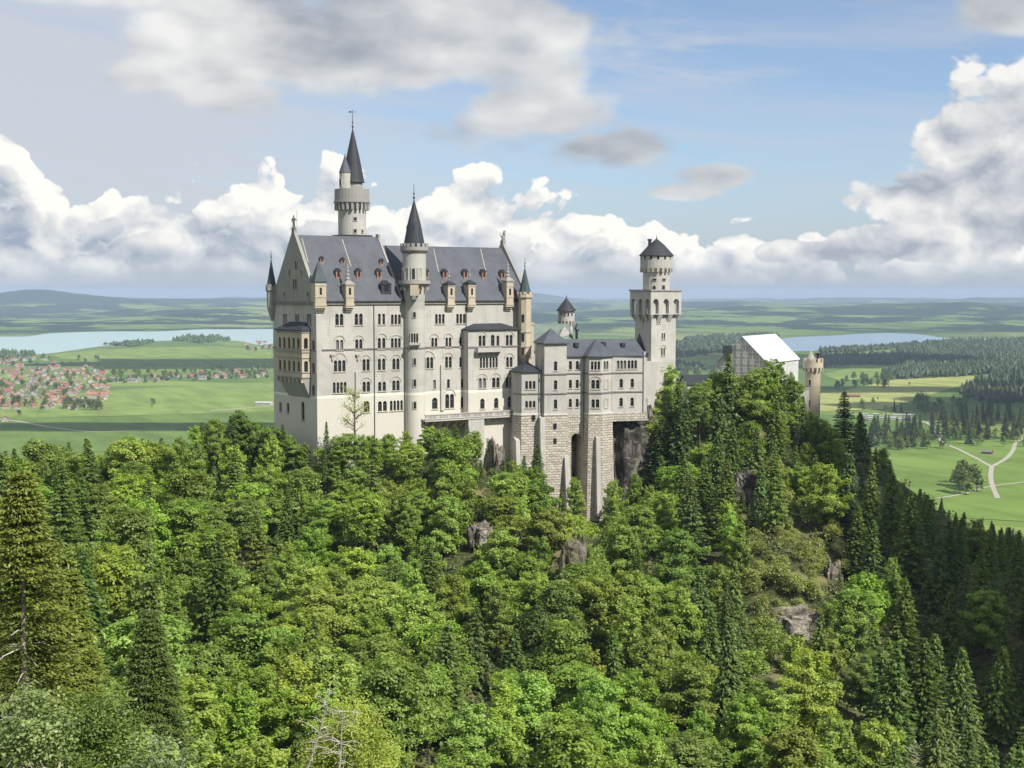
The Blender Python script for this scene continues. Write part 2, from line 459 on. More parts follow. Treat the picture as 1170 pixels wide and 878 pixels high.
def course(name, parent, fr, s0, s1, z, h=.35, o=.22, m='course_stone', off=0):
    return MB().fbox(fr, s0, s1, off+.004, off+o, z, z+h).build(name, m, parent)
def hip(poly, z0, apexes, over=.35, t=.25):
    """roof over a convex polygon (ccw); apexes: list of 1 or 2 points; returns MB"""
    mb = MB(); c = sum((Vector((p[0], p[1], 0)) for p in poly), Vector())/len(poly)
    P = []
    for p in poly:
        q = Vector((p[0], p[1], 0)); dd = (q-c).normalized(); q = q+dd*over*1.4; P.append((q.x, q.y, z0))
    n = len(P); vs = [(x, y, z-t) for x, y, z in P]+P+[tuple(a) for a in apexes]
    fs = [tuple(reversed(range(n)))]+[(i, (i+1)%n, n+(i+1)%n, n+i) for i in range(n)]
    near = [min(range(len(apexes)), key=lambda k: (Vector(apexes[k][:2]+(0,))-Vector(P[i][:2]+(0,))).length) for i in range(n)]
    for i in range(n):
        j = (i+1)%n; a, b = 2*n+near[i], 2*n+near[j]
        fs.append((n+i, n+j, b) if a == b else (n+i, n+j, b, a))
    return mb.add(vs, fs)
def finial(parent, c, z, h, m='dark_iron', name='finial', k=1):
    mb = MB(); mb.tube([(c[0], c[1], z-.3), (c[0], c[1], z+h)], [.13*k, .05*k], 6)
    for q, r in ((.15, .34), (.4, .26)):
        zz = z+h*q; mb.lathe(c, [(.05, zz-r*k), (r*k, zz), (.05, zz+r*k)], 8)
    return mb.build(name, m, parent)
def ring_blocks(mb, c, r0, r1, z0, z1, n, duty=.5, m=0, a0=0):
    for i in range(n):
        a = a0+2*math.pi*i/n; da = math.pi/n*duty
        q = [(r1, a-da), (r1, a+da), (r0, a+da), (r0, a-da)]
        P = [(c[0]+r*math.cos(t), c[1]+r*math.sin(t)) for r, t in q]
        mb.hexa([(x, y, z0) for x, y in P], [(x, y, z1) for x, y in P], m)
def radial_window(parent, c, r, ang, z, w, h, arch=True, mats=('trim_stone', 'dark_glass'), n=1, gap=.2, frame=.16):
    """window on a round wall, its surround standing a little proud of it"""
    d = (-math.sin(ang), math.cos(ang)); W_ = n*w+(n-1)*gap
    fr = Fr((c[0]+math.cos(ang)*r, c[1]+math.sin(ang)*r), d)
    if fr.n.x*math.cos(ang)+fr.n.y*math.sin(ang) < 0: fr = Fr(fr.o, (-d[0], -d[1]))
    sag = W_*W_/(8*r)
    mb = MB(); f = frame
    mb.fbox(fr, -W_/2-f, W_/2+f, -sag-.1, .14, z-f, z); mb.fbox(fr, -W_/2-f, W_/2+f, -sag-.1, .12, z+h, z+h+f)
    xs = [-W_/2-f]+[-W_/2+(i+1)*(w+gap)-gap for i in range(n)]
    for i, x in enumerate(xs): mb.fbox(fr, x, x+(f if i in (0, n) else gap), -sag-.1, .12, z, z+h)
    if arch:
        for i in range(n):
            a = -W_/2+i*(w+gap); rr = w/2
            for sgn in (1, -1):
                pts = [(a+rr+sgn*rr, z+h)]+[(a+rr+sgn*rr*math.cos(t), z+h-rr+rr*math.sin(t)) for t in (0, .5, 1.0, 1.4)]+[(a+rr, z+h)]
                if sgn < 0: pts = pts[::-1]
                mb.quad(*[fr.p(q[0], .10, q[1]) for q in pts])
    w_ = mb.build('window', mats[0], parent)
    MB().fbox(fr, -W_/2, W_/2, -sag-.1, .02, z, z+h).build('pane', mats[1], w_)
    return w_
# ================================================================== the castle
def zc(py, y): return 200-(py-HOR)/F*y*1.0     # height seen at row py at depth y (level with the pitch already in HOR)
A0 = Vector((-44.8, 300, 0)); DS = Vector((.848, .530, 0)).normalized(); DW = Vector((-.643, .766, 0)).normalized()
LS, LW = 57.8, 19.4
B0 = A0+DS*LS; AN = A0+DW*LW; BN = B0+DW*LW
FS = Fr(A0, DS); FW = Fr(AN, -DW); FE = Fr(B0, DW); FN = Fr(BN, -DS)
ZE, ZR1, ZR2, ZB = 197.8, 213.3, 211.3, 146.0
pal = thing('palace', (A0.x+20, A0.y+18, ZB), 'main palace of pale limestone with steep slate roof and tiers of arched windows', 'palace')
def S(px, py=400, off=0): return FS.px(px, py, off)[0]
def Zs(px, py, off=0): return FS.px(px, py, off)[1]
wS, wW = [], []
def row(py, px0, zoff, items, fr=FS, off=0, store=None):
    z = fr.px(px0, py, off)[1]
    for px, n, kw in items: store.append(Win(fr.px(px, py, off)[0], z+zoff, n, **kw))
lo = dict(w=.62, h=2.25)
row(366, 388, -1.2, [(387.7,2,dict(w=.78,h=2.5)), (409.8,2,dict(w=.8,h=2.5)), (436,2,dict(w=.6,h=2.4,gap=.45,arch=False)), (452.3,3,lo), (502.6,3,lo), (526.6,3,lo)], store=wS)
row(394, 388, -1.3, [(388,2,dict(w=.7,h=2.3,hood=1)), (410,2,dict(w=.7,h=2.3,hood=1)), (436,2,dict(w=.7,h=2.5,gap=.4,hood=1)), (452.3,3,dict(w=.62,h=2.4,hood=.6)), (496.3,2,dict(hood=1)), (512.4,2,dict(hood=1)), (528.4,2,dict())], store=wS)
row(419, 388, -1.2, [(388.2,3,dict(w=.72,h=2.5,hood=1.1)), (418.3,2,dict(w=.7,h=2.6,hood=1)), (436,2,dict(w=.7,h=2.6,gap=.36,hood=1)), (452.4,2,dict(w=.72,h=2.5,hood=1)), (489,3,dict(w=.7,h=2.6,hood=1)), (512.4,2,dict(w=.7,h=2.6,hood=1)), (528.4,2,dict(w=.65,h=2.4))], store=wS)
row(443.5, 388, -1.2, [(388.2,4,dict(w=.6,h=2.4)), (418.5,2,dict(w=.75,h=2.3,hood=1)), (436.5,2,dict(w=.75,h=2.1,gap=.35)), (452.4,2,dict(w=.75,h=2.3,hood=1)), (496.5,1,dict(w=.7,h=2.1)), (512.4,1,dict(w=.7,h=2.1)), (528.4,1,dict(w=.7,h=2.1))], store=wS)
row(467, 388, -1.2, [(419,1,dict(w=1.3,h=2.5)), (437,2,dict(w=.9,h=2.3,gap=.3)), (453,4,dict(w=.6,h=2.3))], store=wS)
row(461.5, 497, -1.3, [(496.8,1,dict(w=1.35,h=2.6)), (513.8,2,dict(w=1.0,h=3.3,hood=1,gap=.2)), (529.3,1,dict(w=1.3,h=2.6))], store=wS)
# west front
row(365, 339, -1.2, [(325.6,2,dict(w=.7,h=2.2,arch=False)), (339.4,2,dict(w=.7,h=2.2,arch=False)), (353,2,dict(w=.75,h=2.3,arch=False))], fr=FW, store=wW)
row(395, 357, -1.2, [(358,1,dict(w=1.0,h=2.3))], fr=FW, store=wW)
row(421, 357, -1.2, [(358,1,dict(w=1.0,h=2.3))], fr=FW, store=wW)
row(446, 357, -1.2, [(358,1,dict(w=1.0,h=2.3))], fr=FW, store=wW)
row(466, 330, -1.2, [(320.5,1,dict(w=1.1,h=2.1,arch=False)), (329,1,dict(w=1.1,h=2.1,arch=False))], fr=FW, store=wW)
row(471, 346, -2.0, [(346,1,dict(w=1.3,h=4.2))], fr=FW, store=wW)
mb = MB()
facade(mb, FS, 0, LS, ZB, ZE, [o for w in wS for o in w.ops])
facade(mb, FW, 0, LW, ZB, ZE, [o for w in wW for o in w.ops])
facade(mb, FE, 0, LW, ZB, ZE, []); facade(mb, FN, 0, LS, ZB, ZE, [])
# gable triangles
for P, Q, zr in ((AN, A0, ZR1), (B0, BN, ZR2)):
    m_ = (P+Q)/2; mb.quad((P.x, P.y, ZE), (Q.x, Q.y, ZE), (m_.x, m_.y, zr))
mb.build('wall', 'limestone_palace', pal)
for w in wS: w.make(FS, pal)
for w in wW: w.make(FW, pal)
# roofs: two lengths at different ridge heights
MWp, MEp = (A0+AN)/2, (B0+BN)/2
def slope_px(px, py, zr=ZR1):
    hd = 9.6; o = Vector(FS.p(0, .5, ZE)); up = Vector(FS.p(0, .5-hd-.5, zr))-o
    nn = FS.d.cross(up).normalized(); r = ray(px, py); t = (o-CAM).dot(nn)/r.dot(nn); q = CAM+r*t
    return (q-FS.o).dot(FS.d), (q-FS.o).dot(FS.n), q.z
SBK = slope_px(441, 285)[0]
def roofpart(s0, s1, zr, name='roof'):
    mb = MB(); o = .55
    def e(s, side): # eave points
        b = A0+DS*s if side else AN+DS*s
        b = b+(FS.n*o if side else -FS.n*o); return b
    r0, r1 = MWp+DS*s0, MWp+DS*s1
    a, b, c, d = e(s0, 1), e(s1, 1), e(s1, 0), e(s0, 0)
    t = .35; ze = ZE-.15
    lo_ = [(a.x, a.y, ze), (b.x, b.y, ze), (c.x, c.y, ze), (d.x, d.y, ze)]; hi_ = [(x, y, z+t) for x, y, z in lo_]
    vs = lo_+hi_+[(r0.x, r0.y, zr), (r1.x, r1.y, zr)]
    mb.add(vs, [(3, 2, 1, 0), (0, 1, 5, 4), (2, 3, 7, 6), (4, 5, 9, 8), (6, 7, 8, 9), (1, 2, 6, 9, 5), (3, 0, 4, 8, 7)])
    return mb.build(name, 'slate', pal)
roofpart(.5, SBK, ZR1); roofpart(SBK+.02, LS-.5, ZR2)
# eaves cornice
MB().fbox(FS, 0, LS, .004, .42, ZE-.62, ZE-.17).build('cornice', 'trim_stone', pal)
MB().fbox(FS, .3, LS-.3, .56, .78, ZE-.12, ZE+.12).build('gutter', 'dark_iron', pal)
MB().fbox(FW, -.1, LW+.2, .004, .55, ZE-.5, ZE+.05).build('cornice', 'course_stone', pal)
# gable parapets
def parapet(P, Q, dirn, th, zr, rise, mname):
    m_ = (P+Q)/2; mb = MB(); ou = (Q-P).normalized()
    prof = [(P-ou*.4, ZE-.1), (Q+ou*.4, ZE-.1), (Q+ou*.4, ZE+rise), (m_+ou*.55, zr+rise), (m_+ou*.55, zr+rise+1.0), (m_-ou*.55, zr+rise+1.0), (m_-ou*.55, zr+rise), (P-ou*.4, ZE+rise)]
    lo_ = [(p.x, p.y, z) for p, z in prof]; hi_ = [(p.x+dirn.x*th, p.y+dirn.y*th, z) for p, z in prof]
    mb.hexa(hi_, lo_) if False else mb.hexa(lo_, hi_)
    return mb.build('gable_parapet', mname, pal)
wout = -DS
parapet(AN+wout*.02, A0+wout*.02, DS, .75, ZR1, .5, 'limestone_grey')
parapet(B0+DS*.05, BN+DS*.05, -DS, .8, ZR2, .9, 'limestone_grey')
parapet(A0+DS*(SBK-.1), AN+DS*(SBK-.1), DS, .5, ZR2+1.3, .35, 'limestone_grey')
def pwin(parent, fr, s, z, w, h, off=0, n=1, gap=.2, f=.16, arch=True, mats=('trim_stone', 'dark_glass')):
    c = fr.p(s, off, 0); R_ = 1e5
    n_ = fr.n; cc = (c[0]-n_.x*R_, c[1]-n_.y*R_)
    return radial_window(parent, cc, R_, math.atan2(n_.y, n_.x), z, w, h, arch, mats, n, gap, f)
for px, py, n, w, h in ((337.5, 325, 2, .8, 2.4), (338.5, 303, 1, .9, 2.0), (325, 336, 1, .6, 1.0), (352, 336, 1, .6, 1.0), (331, 312, 1, .6, 1.6), (345, 312, 1, .6, 1.6)):
    s_, z_ = FW.px(px, py); pwin(pal, FW, s_, z_-h/2, w, h, n=n, off=.05)
# string courses
zs1 = Zs(361, 400.2)
course('string_course', pal, FS, -.25, S(534, 396), zs1-.15, .3)
course('string_course', pal, FW, 0, LW, zs1-.15, .3)
zs1b = Zs(560, 396, 2.6)
# corner strip (lit edge) and slim shafts on the wall
MB().fbox(FS, 0, 1.25, .004, .28, ZB, ZE-3).build('corner_pilaster', 'limestone_palace', pal)
for px, y0, y1, w in ((408, 425, 453, 1.0), (505, 417, 469, .9)):
    s_, z0 = FS.px(px, y1); z1 = Zs(px, y0)
    MB().fbox(FS, s_-w/2, s_+w/2, .004, .45, z0, z1).build('chimney_shaft', 'limestone', pal)
for px in (427.3, 532.5):
    s_ = S(px, 400); MB().tube([FS.p(s_, .16, ZE-.6), FS.p(s_, .16, 160)], [.09, .09], 6).build('downpipe', 'dark_iron', pal)
# small wall lanterns / brackets
for px in (379.5, 408.5):
    s_, z_ = FS.px(px, 406); MB().fbox(FS, s_-.55, s_+.55, .004, .5, z_-.1, z_+.25).fbox(FS, s_-.2, s_+.2, .004, .35, z_-1.2, z_-.1).build('bracket', 'trim_stone', pal)
# dormers
def dormer(px, py, w, h, front='terracotta', zr=ZR1, cap=.55, mat_='slate_dark'):
    s_, o_, z_ = slope_px(px, py, zr); run = h*9.6/(zr-ZE)+.9
    d = MB().fbox(FS, s_-w/2, s_+w/2, o_-run, o_+.25, z_-.3, z_+h)
    o = d.build('dormer', front, pal)
    rf = MB(); zz = z_+h
    lo_ = [FS.p(s_-w/2-.14, o_+.4, zz), FS.p(s_+w/2+.14, o_+.4, zz), FS.p(s_, o_+.4, zz+cap)]
    hi_ = [FS.p(s_-w/2-.14, o_-run-.7, zz), FS.p(s_+w/2+.14, o_-run-.7, zz), FS.p(s_, o_-run-.7, zz+cap)]
    rf.hexa(hi_, lo_); rf.build('dormer_roof', mat_, o)
    MB().fbox(FS, s_-w*.22, s_+w*.22, o_+.26, o_+.29, z_+h*.25, z_+h*.9).build('pane', 'dark_glass', o)
for px, py in ((367.7,300), (391.5,301.5), (436,302.5)): dormer(px, py, .95, .95)
for px, py in ((386.3,318.5), (409.8,318.5), (433,318.5)): dormer(px, py, 1.25, 1.75, cap=.7)
for px, py in ((487,318), (508.3,318.5), (531.8,318.5), (552.7,318.5), (574.4,319)): dormer(px, py, 1.25, 1.65, zr=ZR2, cap=.7)
dormer(441, 336, 2.6, 2.2, front='slate_dark', cap=1.0)
# pale metal strips down the slopes
for px0, py0, px1, py1, zr in ((391, 274, 401, 305, ZR1), (495.5, 285, 501, 311, ZR2), (549, 285, 562, 340, ZR2), (345,273,352,300,ZR1)):
    a, b = slope_px(px0, py0, zr), slope_px(px1, py1, zr); mb = MB()
    q = [FS.p(a[0]-.1, a[1]+.06, a[2]+.05), FS.p(a[0]+.1, a[1]+.06, a[2]+.05), FS.p(b[0]+.1, b[1]+.06, b[2]+.05), FS.p(b[0]-.1, b[1]+.06, b[2]+.05)]
    mb.hexa([(x, y, z-.1) for x, y, z in q][::-1], q[::-1]); mb.build('lightning_strip', 'trim_stone', pal)
# box turrets standing on the eaves
def eave_turret(px, wpx, ptop, pfin, kind):
    s_, z0 = FS.px(px, 341, 1); w = wpx*FS.p(s_, 0, 0)[1]/F; z1 = FS.px(px, ptop, 1)[1]; zf = FS.px(px, pfin, 1)[1]
    o = MB().fbox(FS, s_-w/2, s_+w/2, -1.2, 1.15, ZE-.55, z1).build('eave_turret', 'limestone_warm', pal)
    mb = MB(); zk = ZE-.55
    for i, (k, dz) in enumerate(((.95, .45), (.65, .9), (.3, 1.4))):
        mb.fbox(FS, s_-w/2*(1.1-.2*i), s_+w/2*(1.1-.2*i), .005, 1.2*k, zk-dz-.45, zk-dz+.02)
    mb.fbox(FS, s_-w/2-.1, s_+w/2+.1, .005, 1.25, zk-.45, zk); mb.build('corbel', 'limestone_warm', o)
    mb = MB(); mb.fbox(FS, s_-w/2-.2, s_+w/2+.2, -1.4, 1.35, z1, z1+.3)
    q = [FS.p(a, b, z1+.3) for a, b in ((s_-w/2-.15, 1.3), (s_+w/2+.15, 1.3), (s_+w/2+.15, -1.3), (s_-w/2-.15, -1.3))]
    ap = FS.p(s_, 0, {'stone': z1+1.6, 'flat': z1+1.2}.get(kind, zf))
    mb.add(q+[ap], [(0, 1, 4), (1, 2, 4), (2, 3, 4), (3, 0, 4), (3, 2, 1, 0)])
    mb.build('turret_roof', {'green': 'copper_dark', 'flat': 'slate_dark', 'stone': 'limestone_grey'}[kind], o)
    if kind == 'flat': MB().tube([(ap[0], ap[1], z1+1), (ap[0], ap[1], zf)], [.14, .05], 6).lathe(ap[:2], [(.1, z1+1.6), (.3, z1+2), (.1, z1+2.5)], 6).build('finial', 'limestone_grey', o)
    if kind == 'stone':
        mb = MB(); c = ap; 
        for k in range(4): mb.lathe(c, [(.55-.11*k, z1+1.2+.85*k), (.62-.12*k, z1+1.5+.85*k), (.3-.05*k, z1+1.9+.85*k)], 8)
        mb.tube([(c[0], c[1], z1+4.3), (c[0], c[1], zf)], [.15, .05], 6); mb.build('finial', 'limestone_grey', o)
    MB().fbox(FS, s_-.28, s_+.28, 1.155, 1.18, z0+.8, z0+2.4).build('pane', 'dark_glass', o)
    for k in (0, 1): MB().fbox(FS, s_-w/2-.12, s_+w/2+.12, 1.155, 1.27, z0+.15+k*2.7, z0+.35+k*2.7).build('band', 'trim_stone', o)
eave_turret(366.3, 13.5, 323, 297, 'green'); eave_turret(399.6, 10, 326, 299, 'stone')
eave_turret(515.5, 9, 326, 305, 'flat'); eave_turret(539, 9, 325, 306, 'flat'); eave_turret(582.5, 9, 322, 298, 'stone')
# small octagonal turrets on the north-west and south-east corners
def corner_turret(c, r, z_c, z_b, z_t, z_a, stone, roof, name='corner_turret', fh=2.0):
    o = MB().lathe(c, [(.15, z_c), (r*.6, z_c+(z_b-z_c)*.5), (r, z_b), (r, z_t-1.3), (r*1.22, z_t-.9), (r*1.22, z_t)], 8, rot=.2).build(name, stone, pal)
    mb = MB(); ring_blocks(mb, c, r*.98, r*1.22, z_t+.003, z_t+.5, 8, .55); mb.build('merlons', stone, o)
    MB().lathe(c, [(r*1.02, z_t+.01), (r*.62, z_t+(z_a-z_t)*.38), (.05, z_a)], 8, rot=.2).build('turret_roof', roof, o)
    finial(o, c, z_a, fh, k=.7)
    return o
cn = AN+Vector((-.2, -.3, 0)); corner_turret((cn.x, cn.y), 1.15, 193, 196.5, 201.3, 208.0, 'limestone_grey', 'copper_dark')
cs = Vector(at(599.7, 345, 327.5)); ct = corner_turret((cs.x, cs.y), 1.62, zc(419, 327), zc(405, 327), zc(336, 327), zc(306, 327), 'limestone_warm', 'copper_dark', fh=2.6)
for py, hh in ((371, 2.2), (397, 2.2)):
    z_ = zc(py, 327)
    for a in (-2.2, -1.45, -.7):
        pass
for z_ in (zc(380,327), zc(397,327)):
    MB().lathe((cs.x, cs.y), [(1.8, z_), (1.8, z_+.35)], 8, rot=.2).build('band', 'trim_stone', ct)
for py in (368, 390, 405):
    d = Vector((-.30, -.95, 0)); 
    MB().fbox(Fr((cs.x+d.x*1.50, cs.y+d.y*1.50), (-d.y, d.x)), -.32, .32, -.2, .12, zc(py, 327), zc(py, 327)+1.9).build('pane', 'dark_glass', ct)
# statues on the gables
def statue(c, z, h, knight=True):
    mb = MB(); x, y = c
    mb.lathe(c, [(.5, z), (.55, z+.5), (.35, z+.7)], 8)
    if knight:
        mb.tube([(x-.14, y, z+.6), (x-.13, y, z+h*.45), (x, y, z+h*.55), (x, y, z+h*.78), (x, y, z+h*.84)], [.15, .18, .30, .36, .12], 8)
        mb.tube([(x+.2, y, z+.6), (x+.15, y, z+h*.4), (x+.03, y, z+h*.5)], [.13, .17, .2], 8)
        mb.lathe(c, [(.08, z+h*.83), (.19, z+h*.89), (.16, z+h*.96), (.03, z+h)], 8)
        mb.tube([(x+.3, y, z+h*.76), (x+.55, y, z+h*.62), (x+.75, y-.1, z+h*.7)], [.13, .1, .08], 6)
        mb.tube([(x-.3, y, z+h*.76), (x-.5, y, z+h*.6), (x-.45, y-.1, z+h*.5)], [.13, .1, .08], 6)
        mb.tube([(x+.75, y-.1, z+.5), (x+.75, y-.1, z+h*1.3)], [.05, .04], 5)
    else:
        mb.tube([(x-.55, y, z+.9), (x-.2, y, z+1.1), (x+.15, y, z+1.7), (x+.3, y, z+h*.85)], [.38, .46, .40, .28], 8)
        mb.tube([(x+.3, y, z+h*.80), (x+.55, y-.02, z+h*.84)], [.36, .16], 8)
        mb.tube([(x+.38, y-.12, z+.6), (x+.3, y-.12, z+h*.6)], [.12, .18], 6)
        mb.tube([(x-.6, y, z+.8), (x-.85, y, z+1.4), (x-.7, y, z+1.9)], [.07, .06, .1], 5)
    return mb
mw = MWp-DS*.0; statue((mw.x+.25, mw.y), ZR1+1.2, 3.4).build('gable_statue', 'bronze', pal)
me_ = MEp-DS*.2; statue((me_.x, me_.y), ZR2+1.8, 3.0, False).build('lion_statue', 'limestone_grey', pal)
# chimneys on the ridge
# ---- the projecting bay (avant-corps) of the south front
OFF = 2.6; FA = FS.off(OFF); a0, a1 = S(535, 400, OFF), S(591, 400, OFF)
zt = FS.px(560, 377.5, OFF)[1]
wA = []
def rowA(py, px0, zoff, items):
    z = FS.px(px0, py, OFF)[1]
    for px, n, kw in items: wA.append(Win(FS.px(px, py, OFF)[0], z+zoff, n, **kw))
rowA(390, 560, -1.2, [(550.8,2,dict(w=.75,h=2.5,hood=1)), (563,1,dict(w=.9,h=2.6)), (568.9,1,dict(w=.7,h=2.4)), (581.8,2,dict(w=.75,h=2.5,hood=1))])
rowA(415, 560, -1.2, [(553,3,dict(w=.55,h=2.4)), (564,3,dict(w=.55,h=2.4)), (582,2,dict(w=.7,h=2.4,hood=1))])
rowA(438, 560, -1.2, [(551,2,dict(w=.85,h=2.4,hood=1)), (566.6,2,dict(w=.85,h=2.4,hood=1)), (582,2,dict(w=.85,h=2.4,hood=1))])
rowA(461.5, 560, -1.2, [(551.2,1,dict(w=1.1,h=2.4)), (567,1,dict(w=1.1,h=2.4)), (582.8,1,dict(w=1.25,h=2.6))])
mb = MB(); facade(mb, FA, a0, a1, ZB, zt, [o for w in wA for o in w.ops], depth=.45)
mb.quad(FS.p(a0, 0, ZB), FA.p(a0, 0, ZB), FA.p(a0, 0, zt), FS.p(a0, 0, zt)); mb.quad(FA.p(a1, 0, ZB), FS.p(a1, 0, ZB), FS.p(a1, 0, zt), FA.p(a1, 0, zt))
mb.quad(FA.p(a0, 0, zt), FA.p(a1, 0, zt), FS.p(a1, 0, zt), FS.p(a0, 0, zt))
bay = mb.build('projecting_bay', 'limestone_palace', pal)
for w in wA: w.make(FA, pal)
mb = MB(); e = .45; zr = zt+1.6
lo_ = [FA.p(a0-e, e, zt+.004), FA.p(a1+e, e, zt+.004), FS.p(a1+e, .02, zt+.004), FS.p(a0-e, .02, zt+.004)]
hi_ = [FA.p(a0-e, e, zt+.3), FA.p(a1+e, e, zt+.3), FS.p(a1+e, .02, zt+.3), FS.p(a0-e, .02, zt+.3)]
vs = lo_+hi_+[FS.p(a0+3, .02, zr), FS.p(a1-3, .02, zr)]
mb.add(vs, [(3, 2, 1, 0), (0, 1, 5, 4), (1, 2, 6, 5), (3, 0, 4, 7), (4, 5, 9, 8), (5, 6, 9), (7, 4, 8)]); mb.build('bay_roof', 'slate_dark', bay)
course('string_course', pal, FA, a0-.2, a1+.2, FS.px(560, 396.3, OFF)[1]-.15, .3)
# balcony of the bay
b0, b1 = FS.px(545.5, 400, OFF+1.2)[0], FS.px(573, 400, OFF+1.2)[0]; zb = FS.px(560, 402, OFF+1.2)[1]
mb = MB(); mb.fbox(FA, b0, b1, .23, 1.5, zb-.1, zb+.12); mb.fbox(FA, b0, b1, 1.38, 1.5, zb+.12, zb+1.0); mb.fbox(FA, b0, b0+.12, .23, 1.38, zb+.12, zb+1.0); mb.fbox(FA, b1-.12, b1, .23, 1.38, zb+.12, zb+1.0)
for k in range(5):
    s_ = b0+.4+(b1-b0-.8)*k/4
    mb.hexa([FA.p(s_-.15, .01, zb-1.2), FA.p(s_+.15, .01, zb-1.2), FA.p(s_+.15, 0, zb-1.2), FA.p(s_-.15, 0, zb-1.2)], [FA.p(s_-.15, 1.3, zb-.1), FA.p(s_+.15, 1.3, zb-.1), FA.p(s_+.15, 0, zb-.1), FA.p(s_-.15, 0, zb-.1)])
mb.build('balcony', 'limestone', bay)
# ---- terrace in front of the east half
t0, t1 = FS.px(486, 474, OFF+1.9)[0], FS.px(588.5, 474, OFF+1.9)[0]; zf = FS.px(560, 476, OFF+1.9)[1]
ter = MB().fbox(FS, t0, t1, .01, OFF+1.9, zf-.45, zf).build('terrace', 'limestone', pal)
MB().fbox(FS, t0-.1, t1+.1, OFF+1.55, OFF+2.05, zf+1.05, zf+1.25).fbox(FS, t0-.1, t1+.1, OFF+1.6, OFF+2.0, zf+.003, zf+.2).build('balustrade_rail', 'limestone', ter)
mb = MB(); n = 64
for k in range(n):
    s_ = t0+.1+(t1-t0-.2)*(k+.5)/n; w = .28 if k % 8 == 0 else .11
    mb.fbox(FS, s_-w, s_+w, OFF+1.68, OFF+1.92, zf+.2, zf+1.05)
mb.build('balusters', 'limestone', ter)
mb = MB()
for k in range(12):
    s_ = t0+1+(t1-t0-2)*k/11
    mb.hexa([FS.p(s_-.25, .01, zf-3.2), FS.p(s_+.25, .01, zf-3.2), FS.p(s_+.25, 0, zf-3.2), FS.p(s_-.25, 0, zf-3.2)], [FS.p(s_-.25, OFF+1.6, zf-.46), FS.p(s_+.25, OFF+1.6, zf-.46), FS.p(s_+.25, 0, zf-.46), FS.p(s_-.25, 0, zf-.46)])
mb.build('terrace_corbel', 'limestone_warm', ter)
g0, g1 = FS.px(535, 490, OFF+1.6)[0], FS.px(553, 490, OFF+1.6)[0]
MB().fbox(FS, g0, g1, OFF+.01, OFF+1.75, 146, zf-.46).build('terrace_pier', 'limestone', ter)
# ---- the two-storey loggia of the west front
LO = 2.3; FL = FW.off(LO); l0, l1 = FW.px(316, 410, LO)[0], FW.px(345, 410, LO)[0]
lt, lb = FW.px(330, 378, LO)[1], FW.px(330, 431, LO)[1]
zA, zBt = FW.px(330, 398, LO)[1], FW.px(330, 424, LO)[1]
ops = []
for z_ in (zA, zBt):
    for k in range(5):
        c_ = l0+.5+(l1-l0-1.0)*(k+.5)/5; ops.append((c_-.52, c_+.52, z_, z_+2.5, True))
mb = MB(); facade(mb, FL, l0, l1, lb, lt, ops, depth=.35)
FR_ = Fr(FL.p(l1, 0, 0), -FL.n)      # the side that faces the sun
facade(mb, FR_, 0, LO, lb, lt, [(.55, 1.6, z_, z_+2.5, True) for z_ in (zA, zBt)], depth=.3)
mb.quad(FW.p(l0, 0, lb), FL.p(l0, 0, lb), FL.p(l0, 0, lt), FW.p(l0, 0, lt)); mb.quad(FL.p(l0, 0, lt), FL.p(l1, 0, lt), FW.p(l1, 0, lt), FW.p(l0, 0, lt))
zm = (zA-.9)
log = mb.build('loggia', 'limestone_warm', pal)
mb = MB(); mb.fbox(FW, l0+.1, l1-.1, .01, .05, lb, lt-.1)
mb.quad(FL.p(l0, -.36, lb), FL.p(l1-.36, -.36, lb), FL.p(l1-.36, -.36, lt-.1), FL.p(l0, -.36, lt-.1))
mb.quad(FL.p(l1-.36, -.36, lb), FL.p(l1-.36, -LO, lb), FL.p(l1-.36, -LO, lt-.1), FL.p(l1-.36, -.36, lt-.1)); mb.build('loggia_interior', 'dark_glass', log)  # dark sheets behind the arches stand in for the shade inside
mb = MB()
for z_ in (zm, lb, lt-.4, zA-.25, zBt-.25, zm-1.3):
    h = .3 if z_ in (zm, lb) else .18
    mb.fbox(FL, l0-.15, l1+.15, .004, .18, z_, z_+h); mb.fbox(FR_, .003, LO-.003, .004, .18, z_+.003, z_+h)
mb.build('moulding', 'limestone_grey', log)
mb = MB(); zl = FW.px(345, 447, 0)[1]
q = [(l0, .02), (l1, .02), (l1, LO), (l0, LO)]
mb.hexa([FW.p(l0+1.5, .02, zl-1.4), FW.p(l1-.4, .02, zl-1.4), FW.p(l1-.4, .01, zl-1.4), FW.p(l0+1.5, .01, zl-1.4)][::-1], [FW.p(l0, LO, lb-.01), FW.p(l1, LO, lb-.01), FW.p(l1, .01, lb-.01), FW.p(l0, .01, lb-.01)][::-1])
mb.build('loggia_corbel', 'limestone_grey', log)
mb = MB()
for k in range(7):
    s_ = l0+.3+(l1-l0-.6)*k/6; mb.fbox(FW, s_-.15, s_+.15, .3, LO+.12, lb-1.1, lb-.02)
mb.build('corbel_row', 'limestone_warm', log)
mb = MB(); e = .35; z_ = lt+.01
lo_ = [FL.p(l0-e, e, z_), FL.p(l1+e, e, z_), FW.p(l1+e, .01, z_), FW.p(l0-e, .01, z_)]
mb.add(lo_+[(x, y, z+.25) for x, y, z in lo_]+[FW.p(l0+2.5, .01, z_+2.0), FW.p(l1-1.8, .01, z_+2.0)], [(3, 2, 1, 0), (0, 1, 5, 4), (1, 2, 6, 5), (3, 0, 4, 7), (4, 5, 9, 8), (5, 6, 9), (7, 4, 8)])
mb.build('loggia_roof', 'slate_dark', log)

